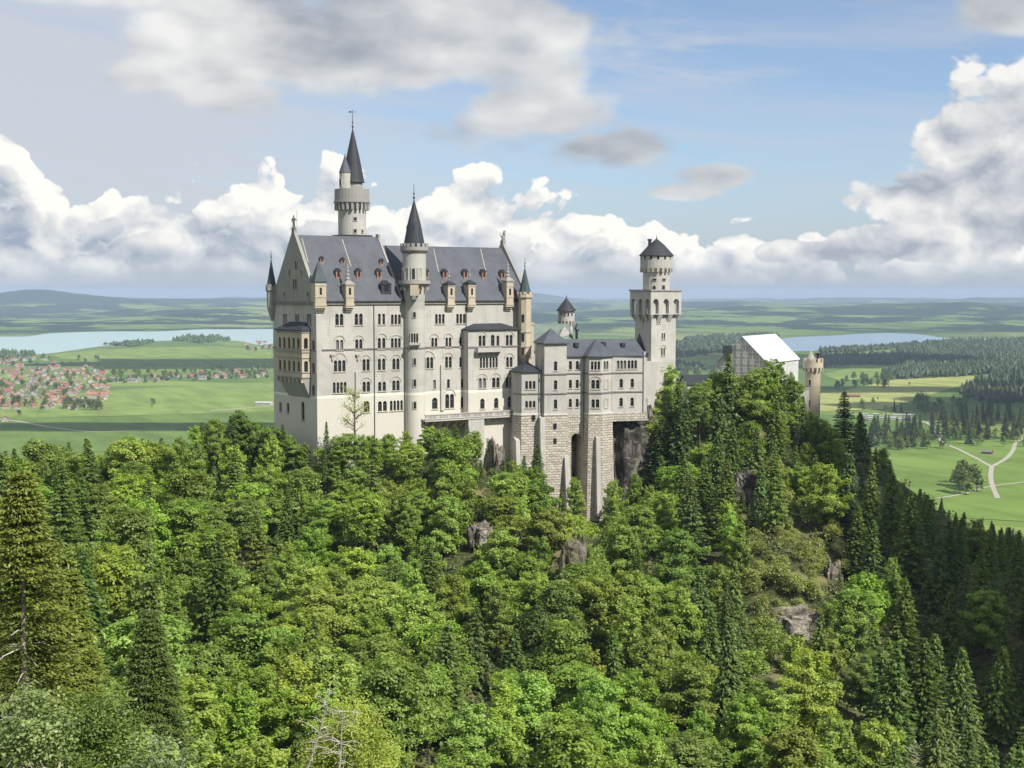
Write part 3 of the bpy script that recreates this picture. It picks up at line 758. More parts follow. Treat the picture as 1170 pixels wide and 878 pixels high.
# ================================================================== round towers of the palace
def round_tower(name, c, rows, n, stone, label, z_b, crown=None, cat='tower'):
    """rows: (half width in metres, z) bottom to top"""
    o = thing(name, (c[0], c[1], z_b), label, cat)
    MB().lathe(c, rows, n).build('shaft', stone, o)
    return o
c = at(402.3, 250, 336); c = (c.x, c.y); D = 336
k = D/F
nt_ = round_tower('tall_round_tower', c, [(3.55, 190), (3.55, zc(225, D))], 28, 'limestone',
    'tallest round tower behind the palace ridge with a corbelled gallery and pointed slate spire', 190)
zg0, zg1, zg2 = zc(233.5, D), zc(226, D), zc(218, D)
MB().lathe(c, [(3.56, zc(241, D)), (3.7, zc(239, D)), (4.35, zg0), (4.6, zg0+.05), (4.6, zg0+.5), (4.4, zg0+.55), (4.4, zg2), (4.1, zg2+.001), (4.1, zg0+.8), (1.0, zg0+.8)], 32).build('gallery', 'limestone_grey', nt_)
mb = MB(); ring_blocks(mb, c, 3.5, 4.45, zc(241.5, D), zg0-.01, 22, .42); mb.build('corbel_arches', 'limestone_grey', nt_)
MB().lathe(c, [(4.9, zc(271.5, D)-1.2), (5.2, zc(271, D)-.1), (5.2, zc(271, D)+.25), (3.6, zc(271, D)+.3)], 24).build('base_roof', 'slate_dark', nt_)
# upper drum stands toward the east of the gallery, a stair turret toward the west
cu = (c[0]+.3, c[1]+.3)
MB().lathe(cu, [(2.35, zg0+.6), (2.35, zc(209.5, D))], 20).build('drum', 'limestone_grey', nt_)
MB().lathe(cu, [(2.95, zc(210, D)), (2.8, zc(208.5, D)), (1.75, zc(183, D)), (.12, zc(150, D))], 20).build('spire', 'slate_dark', nt_)
cv = (c[0]-1.45, c[1]-1.9)
MB().lathe(cv, [(.3, zc(246, D)), (1.0, zc(239, D)), (1.45, zg0), (1.45, zc(200, D))], 16).build('stair_turret', 'limestone', nt_)
MB().lathe(cv, [(1.6, zc(200, D)), (1.48, zc(198.5, D)), (.1, zc(181, D))], 16).build('turret_roof', 'slate', nt_)
finial(nt_, cv, zc(181.5, D), .9, k=.5)
finial(nt_, cu, zc(150.5, D), 4.6, k=1.0)
mb = MB(); zz = zc(131, D); mb.tube([(cu[0]-.95, cu[1], zz), (cu[0]+.95, cu[1], zz)], [.06, .06], 5); mb.tube([(cu[0], cu[1], zz-.6), (cu[0], cu[1], zz+.7)], [.06, .04], 5)
mb.tube([(cu[0]-1.0, cu[1], zz-.1), (cu[0]-.55, cu[1], zz+.1), (cu[0]-.1, cu[1], zz-.05)], [.04, .26, .07], 6); mb.build('weather_vane', 'dark_iron', nt_)
MB().lathe((cu[0]+1.6, cu[1]-1.0), [(.3, zc(188, D)-1.4), (.3, zc(187, D)), (.02, zc(184, D))], 8).build('spire_dormer', 'slate_dark', nt_)
def rw(par, c, r, px, py, w, h, D, **kw):
    x = (px-585)/F*D; dx_ = max(-.95, min(.95, (x-c[0])/r)); a = -math.acos(dx_)
    return radial_window(par, c, r, a, zc(py, D)-h/2, w, h, **kw)
rw(nt_, c, 3.55, 408.7, 252, .7, .8, D, arch=False); rw(nt_, c, 3.55, 408.5, 265.5, .7, .9, D, arch=False); rw(nt_, c, 3.55, 416, 265.5, .5, .7, D, arch=False)
rw(nt_, cv, 1.45, 392.5, 211, .6, 1.4, D)
# --- stair tower on the south front
s_ = S(472.3, 400); c3 = FS.p(s_, .7, 0); c = c3[:2]; D = c[1]
rt, ru = 2.42, 2.78
st = round_tower('stair_tower', c, [(rt, ZB), (rt, zc(345, D)), (ru, zc(323, D)), (ru, zc(290, D)), (3.0, zc(289.5, D))], 28, 'limestone_palace',
    'slender round stair tower dividing the palace south front, battlements and slate spire above', ZB)
MB().lathe(c, [(ru, zc(290.5, D)), (3.35, zc(287, D)), (3.35, zc(283, D)), (3.0, zc(283, D)+.01)], 28).build('parapet', 'limestone_grey', st)
mb = MB(); ring_blocks(mb, c, 2.95, 3.35, zc(283, D)+.012, zc(279, D), 16, .55); mb.build('battlements', 'limestone_grey', st)
MB().lathe(c, [(2.55, zc(283, D)), (2.35, zc(276, D)), (1.5, zc(255, D)), (.1, zc(229.5, D))], 20).build('spire', 'slate_dark', st)
finial(st, c, zc(230, D), 3.9)
for dx_, dy_, py_ in ((-1.5, -.5, 262), (1.45, -.6, 262), (.1, -1.6, 262)):
    MB().lathe((c[0]+dx_, c[1]+dy_), [(.32, zc(py_, D)-.9), (.32, zc(py_, D)+.4), (.02, zc(py_, D)+1.1)], 6).build('spire_dormer', 'slate_dark', st)
MB().lathe(c, [(ru, zc(326.5, D)-.6), (3.75, zc(325, D)), (3.85, zc(325, D)+.1), (3.85, zc(321, D)), (3.65, zc(321, D)+.01), (3.65, zc(324, D))], 28).build('ring_balcony', 'limestone_grey', st)
mb = MB(); ring_blocks(mb, c, rt, 3.5, zc(332, D), zc(326, D)-.5, 14, .3); mb.build('corbel_arches', 'trim_stone', st)
for px_ in (459, 466, 473.8, 480.5):
    rw(st, c, ru, px_, 313.5, .85 if px_ != 473.8 else .7, 2.6, D, mats=('limestone_palace', 'trim_stone' if px_ != 473.8 else 'dark_glass'), frame=.2)
x2 = (475-585)/F*D; ft = Fr((x2, c[1]-3.6), (1, 0)); MB().fbox(ft, -.95, .95, -1.2, .35, zc(338, D), zc(326, D)).build('oriel', 'limestone_warm', st)
MB().fbox(ft, -.45, .45, -1.2, .38, zc(342.5, D), zc(338, D)).build('oriel_foot', 'course_stone', st)
for py_, w_, h_ in ((359.5, .6, 1.3), (412.7, .6, 1.6), (437, .6, 1.7), (462.3, .6, 1.6)): rw(st, c, rt, 474.5, py_, w_, h_, D)
rw(st, c, rt, 474.5, 386, .45, 2.2, D, n=3, gap=.15)
fb = Fr((x2, c[1]-rt), (1, 0)); MB().fbox(fb, -1.25, 1.25, -.8, .75, zc(394, D), zc(391, D)).build('sill_balcony', 'limestone', st)
MB().lathe(c, [(rt+.2, zs1-.15), (rt+.2, zs1+.15)], 28).build('string_course', 'course_stone', st)

# ================================================================== the residence wing (bower) on its masonry tower bases
PB = at(588.5, 440, 320); a15 = R(14); FB = Fr(PB, (math.cos(a15), math.sin(a15)))
bow = thing('residence_wing', (PB.x+16, PB.y+8, 140), 'stepped residence wing on rough masonry bases between the palace and the square tower', 'residence wing')
def sb(px, off=0): return FB.px(px, 440, off)[0]
def zb_(py, px=660, off=1): return FB.px(px, py, off)[1]
zM = zb_(473.5); Z0 = 122
zr0, zr1, zr2 = zb_(418), zb_(439.5), zb_(461.3)
def block(pts, ztop, wins, base=True, batter=1.3, name='wall', masonry='rusticated_stone', zlow=Z0, bops=None):
    """pts: (s, off) going left to right and back, clockwise from the front; wins {edge: [Win]}"""
    P = [Vector(FB.p(a, b, 0)) for a, b in pts]; mb = MB(); frs = []
    for i in range(len(P)):
        a, b = P[i], P[(i+1)%len(P)]; fr = Fr(a, b-a); frs.append(fr); L = (b-a).length
        ws = wins.get(i, [])
        for w in ws: pass
        facade(mb, fr, 0, L, zM, ztop, [o for w in ws for o in w.ops])
    mb.quad(*[(p.x, p.y, ztop-.01) for p in P])
    o = mb.build(name, 'limestone', bow)
    for i, ws in wins.items():
        for w in ws: w.make(frs[i], bow)
    if base:
        c = sum(P, Vector())/len(P); mb = MB()
        lo_, hi_ = [], []
        for p in P:
            d = (p-c).normalized(); q = p+d*.22; hi_.append((q.x, q.y, zM)); q = p+d*batter; lo_.append((q.x, q.y, zlow))
        mb.hexa(lo_, hi_); mb.build('masonry_base', masonry, bow)
        MB().hexa([(x, y, zM-.003) for x, y, z in hi_] if 0 else [((p+(p-c).normalized()*.35).x, (p+(p-c).normalized()*.35).y, zM+.003) for p in P], [((p+(p-c).normalized()*.12).x, (p+(p-c).normalized()*.12).y, zM+.5) for p in P]).build('plinth', 'limestone', bow)
    return frs, P
def bands(frs, P, zs, idx, nm='string_course'):
    for i in idx:
        L = (P[(i+1)%len(P)]-P[i]).length
        for z in zs: MB().fbox(frs[i], -.1, L+.1, .004, .2, z-.16, z+.16).build(nm, 'course_stone', bow)
def W_at(fr, L, px, z, n, **kw):
    s_, _ = fr.px(px, 440); return Win(s_, z-kw.get('h', 2.0)/2, n, **kw)
def frof(pts, i):
    P = [Vector(FB.p(a, b, 0)) for a, b in pts]; a, b = P[i], P[(i+1)%len(P)]; return Fr(a, b-a), (b-a).length
zc1, zc2 = zb_(427), zb_(449)
# low block beside the palace
p1_ = [(sb(589, 0), -1.2), (sb(596, .9), .9), (sb(619, .9), .9), (sb(619), -6), (sb(589), -6)]
f, L = frof(p1_, 1); f0, L0 = frof(p1_, 0)
fr1, P1 = block(p1_, zb_(424), {1: [W_at(f, L, 606, zr1, 3, w=.62, h=1.9), W_at(f, L, 606, zr2, 3, w=.62, h=1.6)]})
bands(fr1, P1, [zc2], (0, 1)); 
hip([(p.x, p.y) for p in P1], zb_(424), [FB.p(sb(606), -3.4, zb_(413.5))]).build('roof', 'slate_dark', bow)
# tall square block
p2_ = [(sb(617.5, 1.2), -1), (sb(622, 2.2), 2.2), (sb(647.5, 2.2), 2.2), (sb(647.5, 2.2), -5), (sb(617.5), -5)]
f, L = frof(p2_, 1)
fr2, P2 = block(p2_, zb_(391.5), {1: [W_at(f, L, 634.8, z_, 1, w=.75, h=2.2) for z_ in (zr0, zr1, zr2)]})
bands(fr2, P2, [zc1, zc2], (0, 1)); 
hip([(p.x, p.y) for p in P2], zb_(391.5), [FB.p(sb(631), -1.5, zb_(375.5))], over=.5).build('roof', 'slate', bow)
# recessed link with the tall arch below
sA, sB = sb(647.5), sb(668)
p3_ = [(sA+.02, 0), (sB, 0), (sB, -6), (sA+.02, -6)]
f, L = frof(p3_, 0)
fr3, P3 = block(p3_, zb_(407), {0: [W_at(f, L, px_, z_, 1, w=.7, h=2.0) for px_ in (651.7, 659.6) for z_ in (zr0, zr1, zr2)]}, base=False)
bands(fr3, P3, [zc1, zc2], (0,))
sar, _ = f.px(658.6, 530); zar = zb_(496, 658)
mb = MB(); facade(mb, f, -.5, L+.5, Z0-1, zM, [(sar-1.35, sar+1.35, Z0, zar, True)], depth=4.5); mb.build('masonry_base', 'rusticated_stone', bow)
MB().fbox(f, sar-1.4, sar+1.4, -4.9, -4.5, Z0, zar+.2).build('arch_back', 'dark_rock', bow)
# polygonal tower bay
p4_ = [(sb(667.3, 0), 0), (sb(673, 2.4), 2.4), (sb(687.5, 3.1), 3.1), (sb(698.8, 1.0), 1.0), (sb(699, 0), -4), (sb(667.3), -4)]
f, L = frof(p4_, 1); g, L2 = frof(p4_, 2)
ws1 = [W_at(f, L, 680.3, zr0, 3, w=.55, h=2.0, gap=.2), W_at(f, L, 680.3, zr1, 2, w=.8, h=2.1, hood=.9), W_at(f, L, 680.3, zr2, 2, w=.75, h=2.0)]
ws2 = [W_at(g, L2, 692.3, zr0, 2, w=.7, h=2.0)]
fr4, P4 = block(p4_, zb_(407), {1: ws1, 2: ws2}, batter=1.6)
bands(fr4, P4, [zc1, zc2], (0, 1, 2))
for z_ in (zr1, zr2): s_, _ = g.px(692.3, 440); pwin(bow, g, s_, z_-1.1, 1.3, 2.2, mats=('trim_stone', 'limestone'))
# right block
p5_ = [(sb(699, .6)+.02, .6), (sb(737.3, .6), .6), (sb(737.3, .6), -8), (sb(699), -8)]
f, L = frof(p5_, 0)
ws = [W_at(f, L, 710, zr0, 3, w=.6, h=2.0, gap=.2), W_at(f, L, 722.4, zr0, 3, w=.6, h=2.0, gap=.2)]+[W_at(f, L, px_, z_, 1, w=.8, h=2.1) for px_ in (709.8, 722.4) for z_ in (zr1, zr2)]
fr5, P5 = block(p5_, zb_(407), {0: ws}, base=False)
bands(fr5, P5, [zc1, zc2], (0,))
MB().fbox(f, -.2, L+.5, -8.4, .3, zM-2.0, zM-.003).build('masonry_base', 'rusticated_stone', bow)
MB().fbox(f, L-.55, L+.3, -.5, .35, zM, zb_(403)).build('corner_pilaster', 'limestone', bow)
# shared dark slate roof over link, tower bay and right block
zE, zRr = zb_(407), zb_(388.5)
q = [FB.p(sA, .4, zE), FB.p(sb(737.6, .6), 1.0, zE), FB.p(sb(737.6, .6), -8.5, zE), FB.p(sA, -8.5, zE)]
mb = MB(); mb.add([(x, y, z-.3) for x, y, z in q]+q+[FB.p(sA, -4, zRr), FB.p(sb(731), -4, zRr)], [(3, 2, 1, 0), (0, 1, 5, 4), (1, 2, 6, 5), (2, 3, 7, 6), (3, 0, 4, 7), (4, 5, 9, 8), (6, 7, 8, 9), (7, 4, 8), (5, 6, 9)]); mb.build('roof', 'slate', bow)
hip([(p.x, p.y) for p in P4], zE+.02, [FB.p(sb(685), -2.5, zRr+.12)], over=.45).build('bay_roof', 'slate', bow)
for px_, py_ in ((659, 394), (690, 393), (712, 394)):
    s_ = sb(px_, -1.5); z_ = zb_(py_, px_, -1.5)
    MB().fbox(FB, s_-.45, s_+.45, -3.2, -1.3, z_-.6, z_+.4).build('roof_hatch', 'slate_dark', bow)
for px_ in (666.8, 617.2): s_ = sb(px_, .3); MB().tube([FB.p(s_, .55 if px_ > 640 else 1.9, zE-.4), FB.p(s_, .55 if px_ > 640 else 1.9, zM-8)], [.11, .11], 6).build('downpipe', 'dark_iron', bow)
# fire gable toward the square tower
ge = MB(); sx = sb(737.6, .6)
pr = [(1.1, zE-.5), (1.1, zE+.6), (-3.7, zRr+1.2), (-4.4, zRr+1.2), (-8.8, zE+.6), (-8.8, zE-.5)]
ge.hexa([FB.p(sx-.05, a, b) for a, b in pr][::-1], [FB.p(sx+.55, a, b) for a, b in pr][::-1]); ge.build('fire_gable', 'slate_dark', bow)
# buttresses
def buttress(px0, px1, off0, off1, pyt, pyb, m='limestone'):
    s0, s1 = sb(px0, off0), sb(px1, off0); zt_, zb2 = zb_(pyt, px0, off0), zb_(pyb, px0, off1)
    MB().hexa([FB.p(s0-.1, off1, zb2), FB.p(s1+.1, off1, zb2), FB.p(s1+.1, -1, zb2), FB.p(s0-.1, -1, zb2)], [FB.p(s0, off0, zt_), FB.p(s1, off0, zt_), FB.p(s1, -1, zt_+.8), FB.p(s0, -1, zt_+.8)]).build('buttress', m, bow)
buttress(617.5, 622.5, 2.9, 4.0, 478, 560); buttress(645.5, 650.5, 3.2, 6.2, 523, 600); buttress(681.5, 686, 3.9, 5.4, 500, 590); buttress(589.5, 594, 1.6, 3.0, 504, 545)
for px_, py_ in ((635, 487), (635, 504), (612, 478)):
    s_ = sb(px_, 3.0); MB().fbox(FB, s_-.35, s_+.35, 1.2, 2.75 if px_ > 620 else 1.45, zb_(py_, px_, 3)-.6, zb_(py_, px_, 3)+.6).build('loophole', 'dark_glass', bow)

# ================================================================== courtyard building: copper roof, round turret
cy = thing('courtyard_hall', (10, 346, 150), 'courtyard hall with greenish copper roof and pale gable behind the residence wing', 'hall')
FC = Fr(at(608, 400, 338), (.97, .243)); Lc = 11.5; zk, zt2 = zc(400, 340), zc(370, 345)
MB().fbox(FC, -.5, Lc, -11, 0, 160, zk).build('wall', 'limestone', cy)
mb = MB(); q = [FC.p(-.9, .4, zk), FC.p(Lc+.3, .4, zk), FC.p(Lc+.3, -11.4, zk), FC.p(-.9, -11.4, zk)]
mb.add([(x, y, z-.3) for x, y, z in q]+q+[FC.p(2.2, -5.5, zt2), FC.p(Lc+.1, -5.5, zt2)], [(3, 2, 1, 0), (0, 1, 5, 4), (1, 2, 6, 5), (2, 3, 7, 6), (3, 0, 4, 7), (4, 5, 9, 8), (6, 7, 8, 9), (7, 4, 8), (5, 6, 9)])
mb.build('roof', 'copper_green', cy)
FG = Fr(at(637, 380, 342), (.90, .436)); g1 = 5.6
mb = MB(); zg = zc(392, 342)
mb.hexa([FG.p(-.6, 0, zg-3), FG.p(g1, 0, zg-3), FG.p(g1, -.6, zg-3), FG.p(-.6, -.6, zg-3)], [FG.p(-.6, 0, zg), FG.p(g1, 0, zg), FG.p(g1, -.6, zg), FG.p(-.6, -.6, zg)])
mb.hexa([FG.p(-.6, 0, zg), FG.p(g1, 0, zg), FG.p(2.0, 0, zg+4.4)], [FG.p(-.6, -.6, zg), FG.p(g1, -.6, zg), FG.p(2.0, -.6, zg+4.4)]); mb.build('gable', 'limestone', cy)
for px_, py_ in ((603, 385), (606, 372)): 
    p = at(px_, py_, 336); MB().lathe((p.x, p.y), [(.9, p.z-8), (.9, p.z), (1.1, p.z+.2), (1.1, p.z+.7)], 8).build('chimney', 'limestone_warm', cy)
p = at(659, 378, 342); MB().lathe((p.x, p.y), [(.35, p.z-3), (.35, p.z), (.7, p.z+.3), (.3, p.z+1.2), (.1, p.z+2)], 8).build('chimney_cowl', 'dark_iron', cy)
D = 352; c = at(647, 360, D); c = (c.x, c.y)
rt_ = round_tower('courtyard_turret', c, [(1.75, 160), (1.75, zc(370, D)), (1.95, zc(368.5, D)), (2.2, zc(367, D)), (2.2, zc(355, D))], 20, 'limestone', 'small round turret with a dark conical cap behind the copper roofed hall', 160)
mb = MB(); ring_blocks(mb, c, 1.7, 2.25, zc(371, D), zc(367, D), 14, .4); mb.build('corbel_arches', 'trim_stone', rt_)
MB().lathe(c, [(2.7, zc(355.5, D)), (2.6, zc(354.5, D)), (.08, zc(340.5, D))], 18).build('cap', 'slate_dark', rt_); finial(rt_, c, zc(341, D), 1.2, k=.6)
for px_ in (641, 645, 649, 653): rw(rt_, c, 2.2, px_, 359, .4, .8, D, arch=False, frame=.05)
rw(rt_, c, 1.75, 650, 376, .45, .9, D, arch=False)

# ================================================================== the square tower
KQ = at(744, 400, 345); KQ.z = 0
DL = Vector((-.53, .848, 0)); w1, w2 = 8.2, 7.0
FQ = Fr(KQ, DS); FQL = Fr(KQ+DL*w2, -DL); FQB = Fr(KQ+DS*w1, DL); FQN = Fr(KQ+DS*w1+DL*w2, -DS)
sq = thing('square_tower', (KQ.x+2, KQ.y+5, 140), 'tall square tower with arched machicolations and a round battlemented lookout on top', 'tower')
z1_, z0_ = zc(333, 348), zc(358.5, 348)
wq = [Win(FQ.px(752.5, 366)[0], zc(366, 347)-.8, 2, w=.42, h=1.6, arch=False), Win(FQ.px(758, 384.5)[0], zc(384.5, 347)-.7, 2, w=.42, h=1.5, arch=False), Win(FQ.px(757.5, 402)[0], zc(402, 347)-1.1, 2, w=.5, h=2.0, hood=.9)]
wl = [Win(FQL.px(735, 366)[0], zc(366, 347)-.8, 1, w=.5, h=1.4, arch=False)]
mb = MB()
for fr, L, ws in ((FQ, w1, wq), (FQL, w2, wl), (FQB, w2, []), (FQN, w1, [])): facade(mb, fr, 0, L, 140, z1_, [o for w in ws for o in w.ops])
mb.build('shaft', 'limestone', sq)
for w in wq: w.make(FQ, sq)
for w in wl: w.make(FQL, sq)
mb = MB(); ov = 1.0
for fr, L in ((FQ, w1), (FQL, w2), (FQB, w2), (FQN, w1)):
    f2 = fr.off(ov); n = 3; T = L+2*ov; ops = []; W1 = T/n
    for k in range(n):
        c_ = -ov+W1*(k+.5); ops.append((c_-W1*.27, c_+W1*.27, z0_-.1, z0_+3.9, True))
    # the arcade stands on tapering piers: openings run right down through its lower edge
    facade(mb, f2, -ov, L+ov, z0_-.2, z1_, [(a, b, c2+.12, d2_, e2) for a, b, c2, d2_, e2 in ops], depth=.98)
mb.build('machicolation', 'limestone', sq)
mb = MB()
for fr, L in ((FQ, w1), (FQL, w2)):
    T = L+2*ov; W1 = T/3
    for k in range(4):
        c_ = -ov+W1*k; a, b = max(-ov+.01, c_-W1*.2), min(L+ov-.01, c_+W1*.2)
        if k == 0: b = -ov+W1*.22
        if k == 3: a = L+ov-W1*.22
        ca, cb = (a, b)
        lo_ = [fr.p(max(0, ca), .01, z0_-2.2), fr.p(min(L, cb), .01, z0_-2.2), fr.p(min(L, cb), 0, z0_-2.2), fr.p(max(0, ca), 0, z0_-2.2)]
        if max(0, ca) >= min(L, cb): 
            m_ = 0.02 if k == 0 else L-.02; lo_ = [fr.p(m_-.01, .01, z0_-2.2), fr.p(m_+.01, .01, z0_-2.2), fr.p(m_+.01, 0, z0_-2.2), fr.p(m_-.01, 0, z0_-2.2)]
        mb.hexa(lo_, [fr.p(ca, ov-.005, z0_-.2), fr.p(cb, ov-.005, z0_-.2), fr.p(cb, 0, z0_-.2), fr.p(ca, 0, z0_-.2)])
mb.build('machicolation_corbel', 'limestone', sq)
cq = KQ+DS*(w1/2)+DL*(w2/2)
mb = MB(); o_ = ov+.25
mb.hexa([FQ.p(-o_, o_, z1_+.003), FQ.p(w1+o_, o_, z1_+.003), FQ.p(w1+o_, -w2-o_, z1_+.003), FQ.p(-o_, -w2-o_, z1_+.003)], [FQ.p(-o_, o_, z1_+.45), FQ.p(w1+o_, o_, z1_+.45), FQ.p(w1+o_, -w2-o_, z1_+.45), FQ.p(-o_, -w2-o_, z1_+.45)]); mb.build('platform', 'limestone_grey', sq)
D = cq.y; c = (cq.x+.15, cq.y)
MB().lathe(c, [(3.55, z1_+.45), (3.55, zc(312, D)), (4.3, zc(307, D)), (4.3, zc(297.5, D))], 28).build('lookout', 'limestone', sq)
mb = MB(); ring_blocks(mb, c, 3.5, 4.35, zc(311.5, D), zc(306.5, D), 20, .42); mb.build('corbel_arches', 'trim_stone', sq)
mb = MB(); ring_blocks(mb, c, 3.9, 4.3, zc(297.5, D)+.003, zc(293, D), 14, .7); mb.build('battlements', 'limestone', sq)
MB().lathe(c, [(3.7, zc(297, D)), (3.7, zc(293, D))], 20).build('lookout_opening', 'dark_glass', sq)
MB().lathe(c, [(4.65, zc(293, D)), (4.55, zc(292, D)), (2.1, zc(280.5, D)), (.15, zc(273.5, D))], 24).build('cap', 'slate_dark', sq)
finial(sq, c, zc(274.5, D), 1.3, k=.7)
MB().lathe((c[0]-1.9, c[1]-.8), [(.42, zc(284, D)), (.42, zc(276, D)), (.6, zc(275.5, D)), (.6, zc(274, D))], 10).build('chimney', 'dark_iron', sq)
for px_, py_, h_ in ((745.5, 329.5, 1.2), (756, 329, 1.3), (745.8, 320, .6), (756.5, 320, .6)): rw(sq, c, 3.55, px_, py_, .8 if h_ > 1 else .9, h_, D, arch=h_ > 1, frame=.08)
# lower stair annex beside the tower foot
FX = Fr(at(738.5, 440, 340), DS); MB().fbox(FX, 0, 7.2, -7, 0, 140, zc(414, 340)).build('annex', 'limestone', sq)
MB().fbox(FX, 0, 1.4, .01, .5, 150, zc(455, 340)).build('buttress', 'limestone', sq)

# ================================================================== wrapped gatehouse, round gate tower, low wing
def gable_house(name, o, d, L, wd, z0, ze, zr, label, cat, wallm, roofm, over=.3):
    """o: the corner nearest the viewer, d: along the gable (to the right), depth runs to the left of d"""
    f = Fr(o, d); t = thing(name, (f.o.x, f.o.y, z0), label, cat)
    mb = MB()
    fp = [f.p(0, 0, z0), f.p(wd, 0, z0), f.p(wd, 0, ze), f.p(wd/2, 0, zr), f.p(0, 0, ze)]; bp = [f.p(0, -L, z0), f.p(wd, -L, z0), f.p(wd, -L, ze), f.p(wd/2, -L, zr), f.p(0, -L, ze)]
    mb.hexa(bp, fp); mb.build('wall', wallm, t)
    r = MB(); h = .22; k = (zr-ze)/(wd/2)
    for sg in (0, 1):
        e = (-over if sg == 0 else wd+over); ez = ze-k*over
        q = [f.p(e, over, ez), f.p(wd/2, over, zr), f.p(wd/2, -L-over, zr), f.p(e, -L-over, ez)]
        if sg == 0: q = q[::-1]
        r.hexa([(x, y, z+.01) for x, y, z in q[::-1]], [(x, y, z+h) for x, y, z in q[::-1]])
    r.build('roof', roofm, t)
    return f, t
m, t, b = mat('white_sheet', .55, .3); uv = uvn(t); n = nnoise(t, pos(t), .6, 3); shc, shf = bricks(t, uv, 1.0, (.66, .67, .69), (.60, .61, .63), (.42, .43, .45), 2.6, 40.0, .035); setc(t, b, mixc(t, n.ss(.35, .7)*.5, shc, (.72, .72, .72))); bump(t, b, n-shf*.6, .9, .4); M['white_sheet'] = m
m, t, b = mat('scaffold_net', .9, .1); uv = uvn(t); col, fac = bricks(t, uv, 1.0, (.50,.505,.49), (.44,.45,.44), (.34,.34,.34), 2.0, 2.0, .05); n = nnoise(t, pos(t), .35, 5); setc(t, b, mixc(t, n.ss(.4, .65)*.6, col, (.60,.60,.58))); M['scaffold_net'] = m
g0_ = at(820.5, 410, 352); gd = Vector((.80, -.50, 0)).normalized()
zE_, zR_ = zc(413.5, 348), zc(385, 350)
fg, gt = gable_house('wrapped_gatehouse', g0_, gd, 24, 13.8, 150, zE_, zR_, 'gatehouse wrapped in grey scaffold netting under a bright white sheeted roof', 'gatehouse', 'scaffold_net', 'white_sheet')
mb = MB()
for k in range(8): 
    s_ = 13.8*k/7
    zt_ = zE_+(zR_-zE_)*(1-abs(s_-6.9)/6.9)
    mb.tube([fg.p(s_, .25, 165), fg.p(s_, .25, zt_-.2)], [.07, .07], 5)
for z_ in range(170, 190, 2): 
    hw = 6.9 if z_ < zE_ else max(0, 6.9*(zR_-z_)/(zR_-zE_)); 
    if hw > .5: mb.tube([fg.p(6.9-hw, .3, z_), fg.p(6.9+hw, .3, z_)], [.05, .05], 5)
mb.build('scaffold', 'trim_stone', gt)
p = at(831, 398, 350); MB().hexa(*[[ (p.x+a, p.y+b, p.z-1.5+c_) for a, b in ((-1.1, -1), (1.1, -1), (1.1, 1), (-1.1, 1))] for c_ in (0, 2.2)]).build('roof_hatch', 'slate_dark', gt)
D = 356; c = at(928.6, 440, D); c = (c.x, c.y)
gtw = round_tower('gate_tower', c, [(2.05, 145), (2.05, zc(424, D)), (2.7, zc(420, D)), (2.7, zc(414, D))], 24, 'limestone_warm', 'round buff stone gate tower with battlements beside the white sheeted roof', 145)
mb = MB(); ring_blocks(mb, c, 2.0, 2.75, zc(424, D), zc(419.5, D), 14, .42); mb.build('corbel_arches', 'limestone_warm', gtw)
mb = MB(); ring_blocks(mb, c, 2.3, 2.7, zc(414, D)+.003, zc(409.5, D), 11, .6); mb.build('battlements', 'limestone_warm', gtw)
MB().lathe((c[0]-.75, c[1]-.3), [(1.35, zc(414, D)), (1.35, zc(411.5, D)), (.08, zc(399.5, D))], 14).build('cap', 'limestone_grey', gtw)
MB().lathe((c[0]+1.2, c[1]-.2), [(.35, zc(414, D)), (.35, zc(406, D)), (.8, zc(405, D)), (.8, zc(403.5, D))], 10).build('chimney', 'dark_iron', gtw)
rw(gtw, c, 2.05, 924.5, 437, .6, 1.5, D, arch=False); rw(gtw, c, 2.05, 924.5, 460, .55, 1.2, D, arch=False)
FGW = Fr(at(886, 470, 352), (.97, .24))
gw = thing('gate_wall', (FGW.o.x, FGW.o.y, 145), 'pale outer wall with dark arched gate at the foot of the buff tower', 'wall')
mb = MB(); facade(mb, FGW, 0, 10.5, 145, zc(446, 352), [(2.6, 6.2, 150, zc(474, 352), True)], depth=1.2); mb.fbox(FGW, -.02, 10.52, -3.5, -1.2, 145, zc(446, 352)); mb.build('wall', 'limestone', gw)
MB().fbox(FGW, 2.5, 6.3, -1.19, -1.17, 149, zc(473, 352)).build('gate', 'dark_glass', gw)
MB().fbox(FGW, -.2, 10.7, -3.7, .15, zc(446, 352)+.003, zc(445, 352)+.3).build('coping', 'limestone_grey', gw)
lw = at(776, 445, 372)
fl, lwt = gable_house('low_wing', (lw.x, lw.y), (.2, -.98), 16, 7.0, 145, zc(439, 368), zc(429.5, 368), 'low service wing with dark roof between the square tower and the wrapped gatehouse', 'building', 'limestone', 'slate_dark')
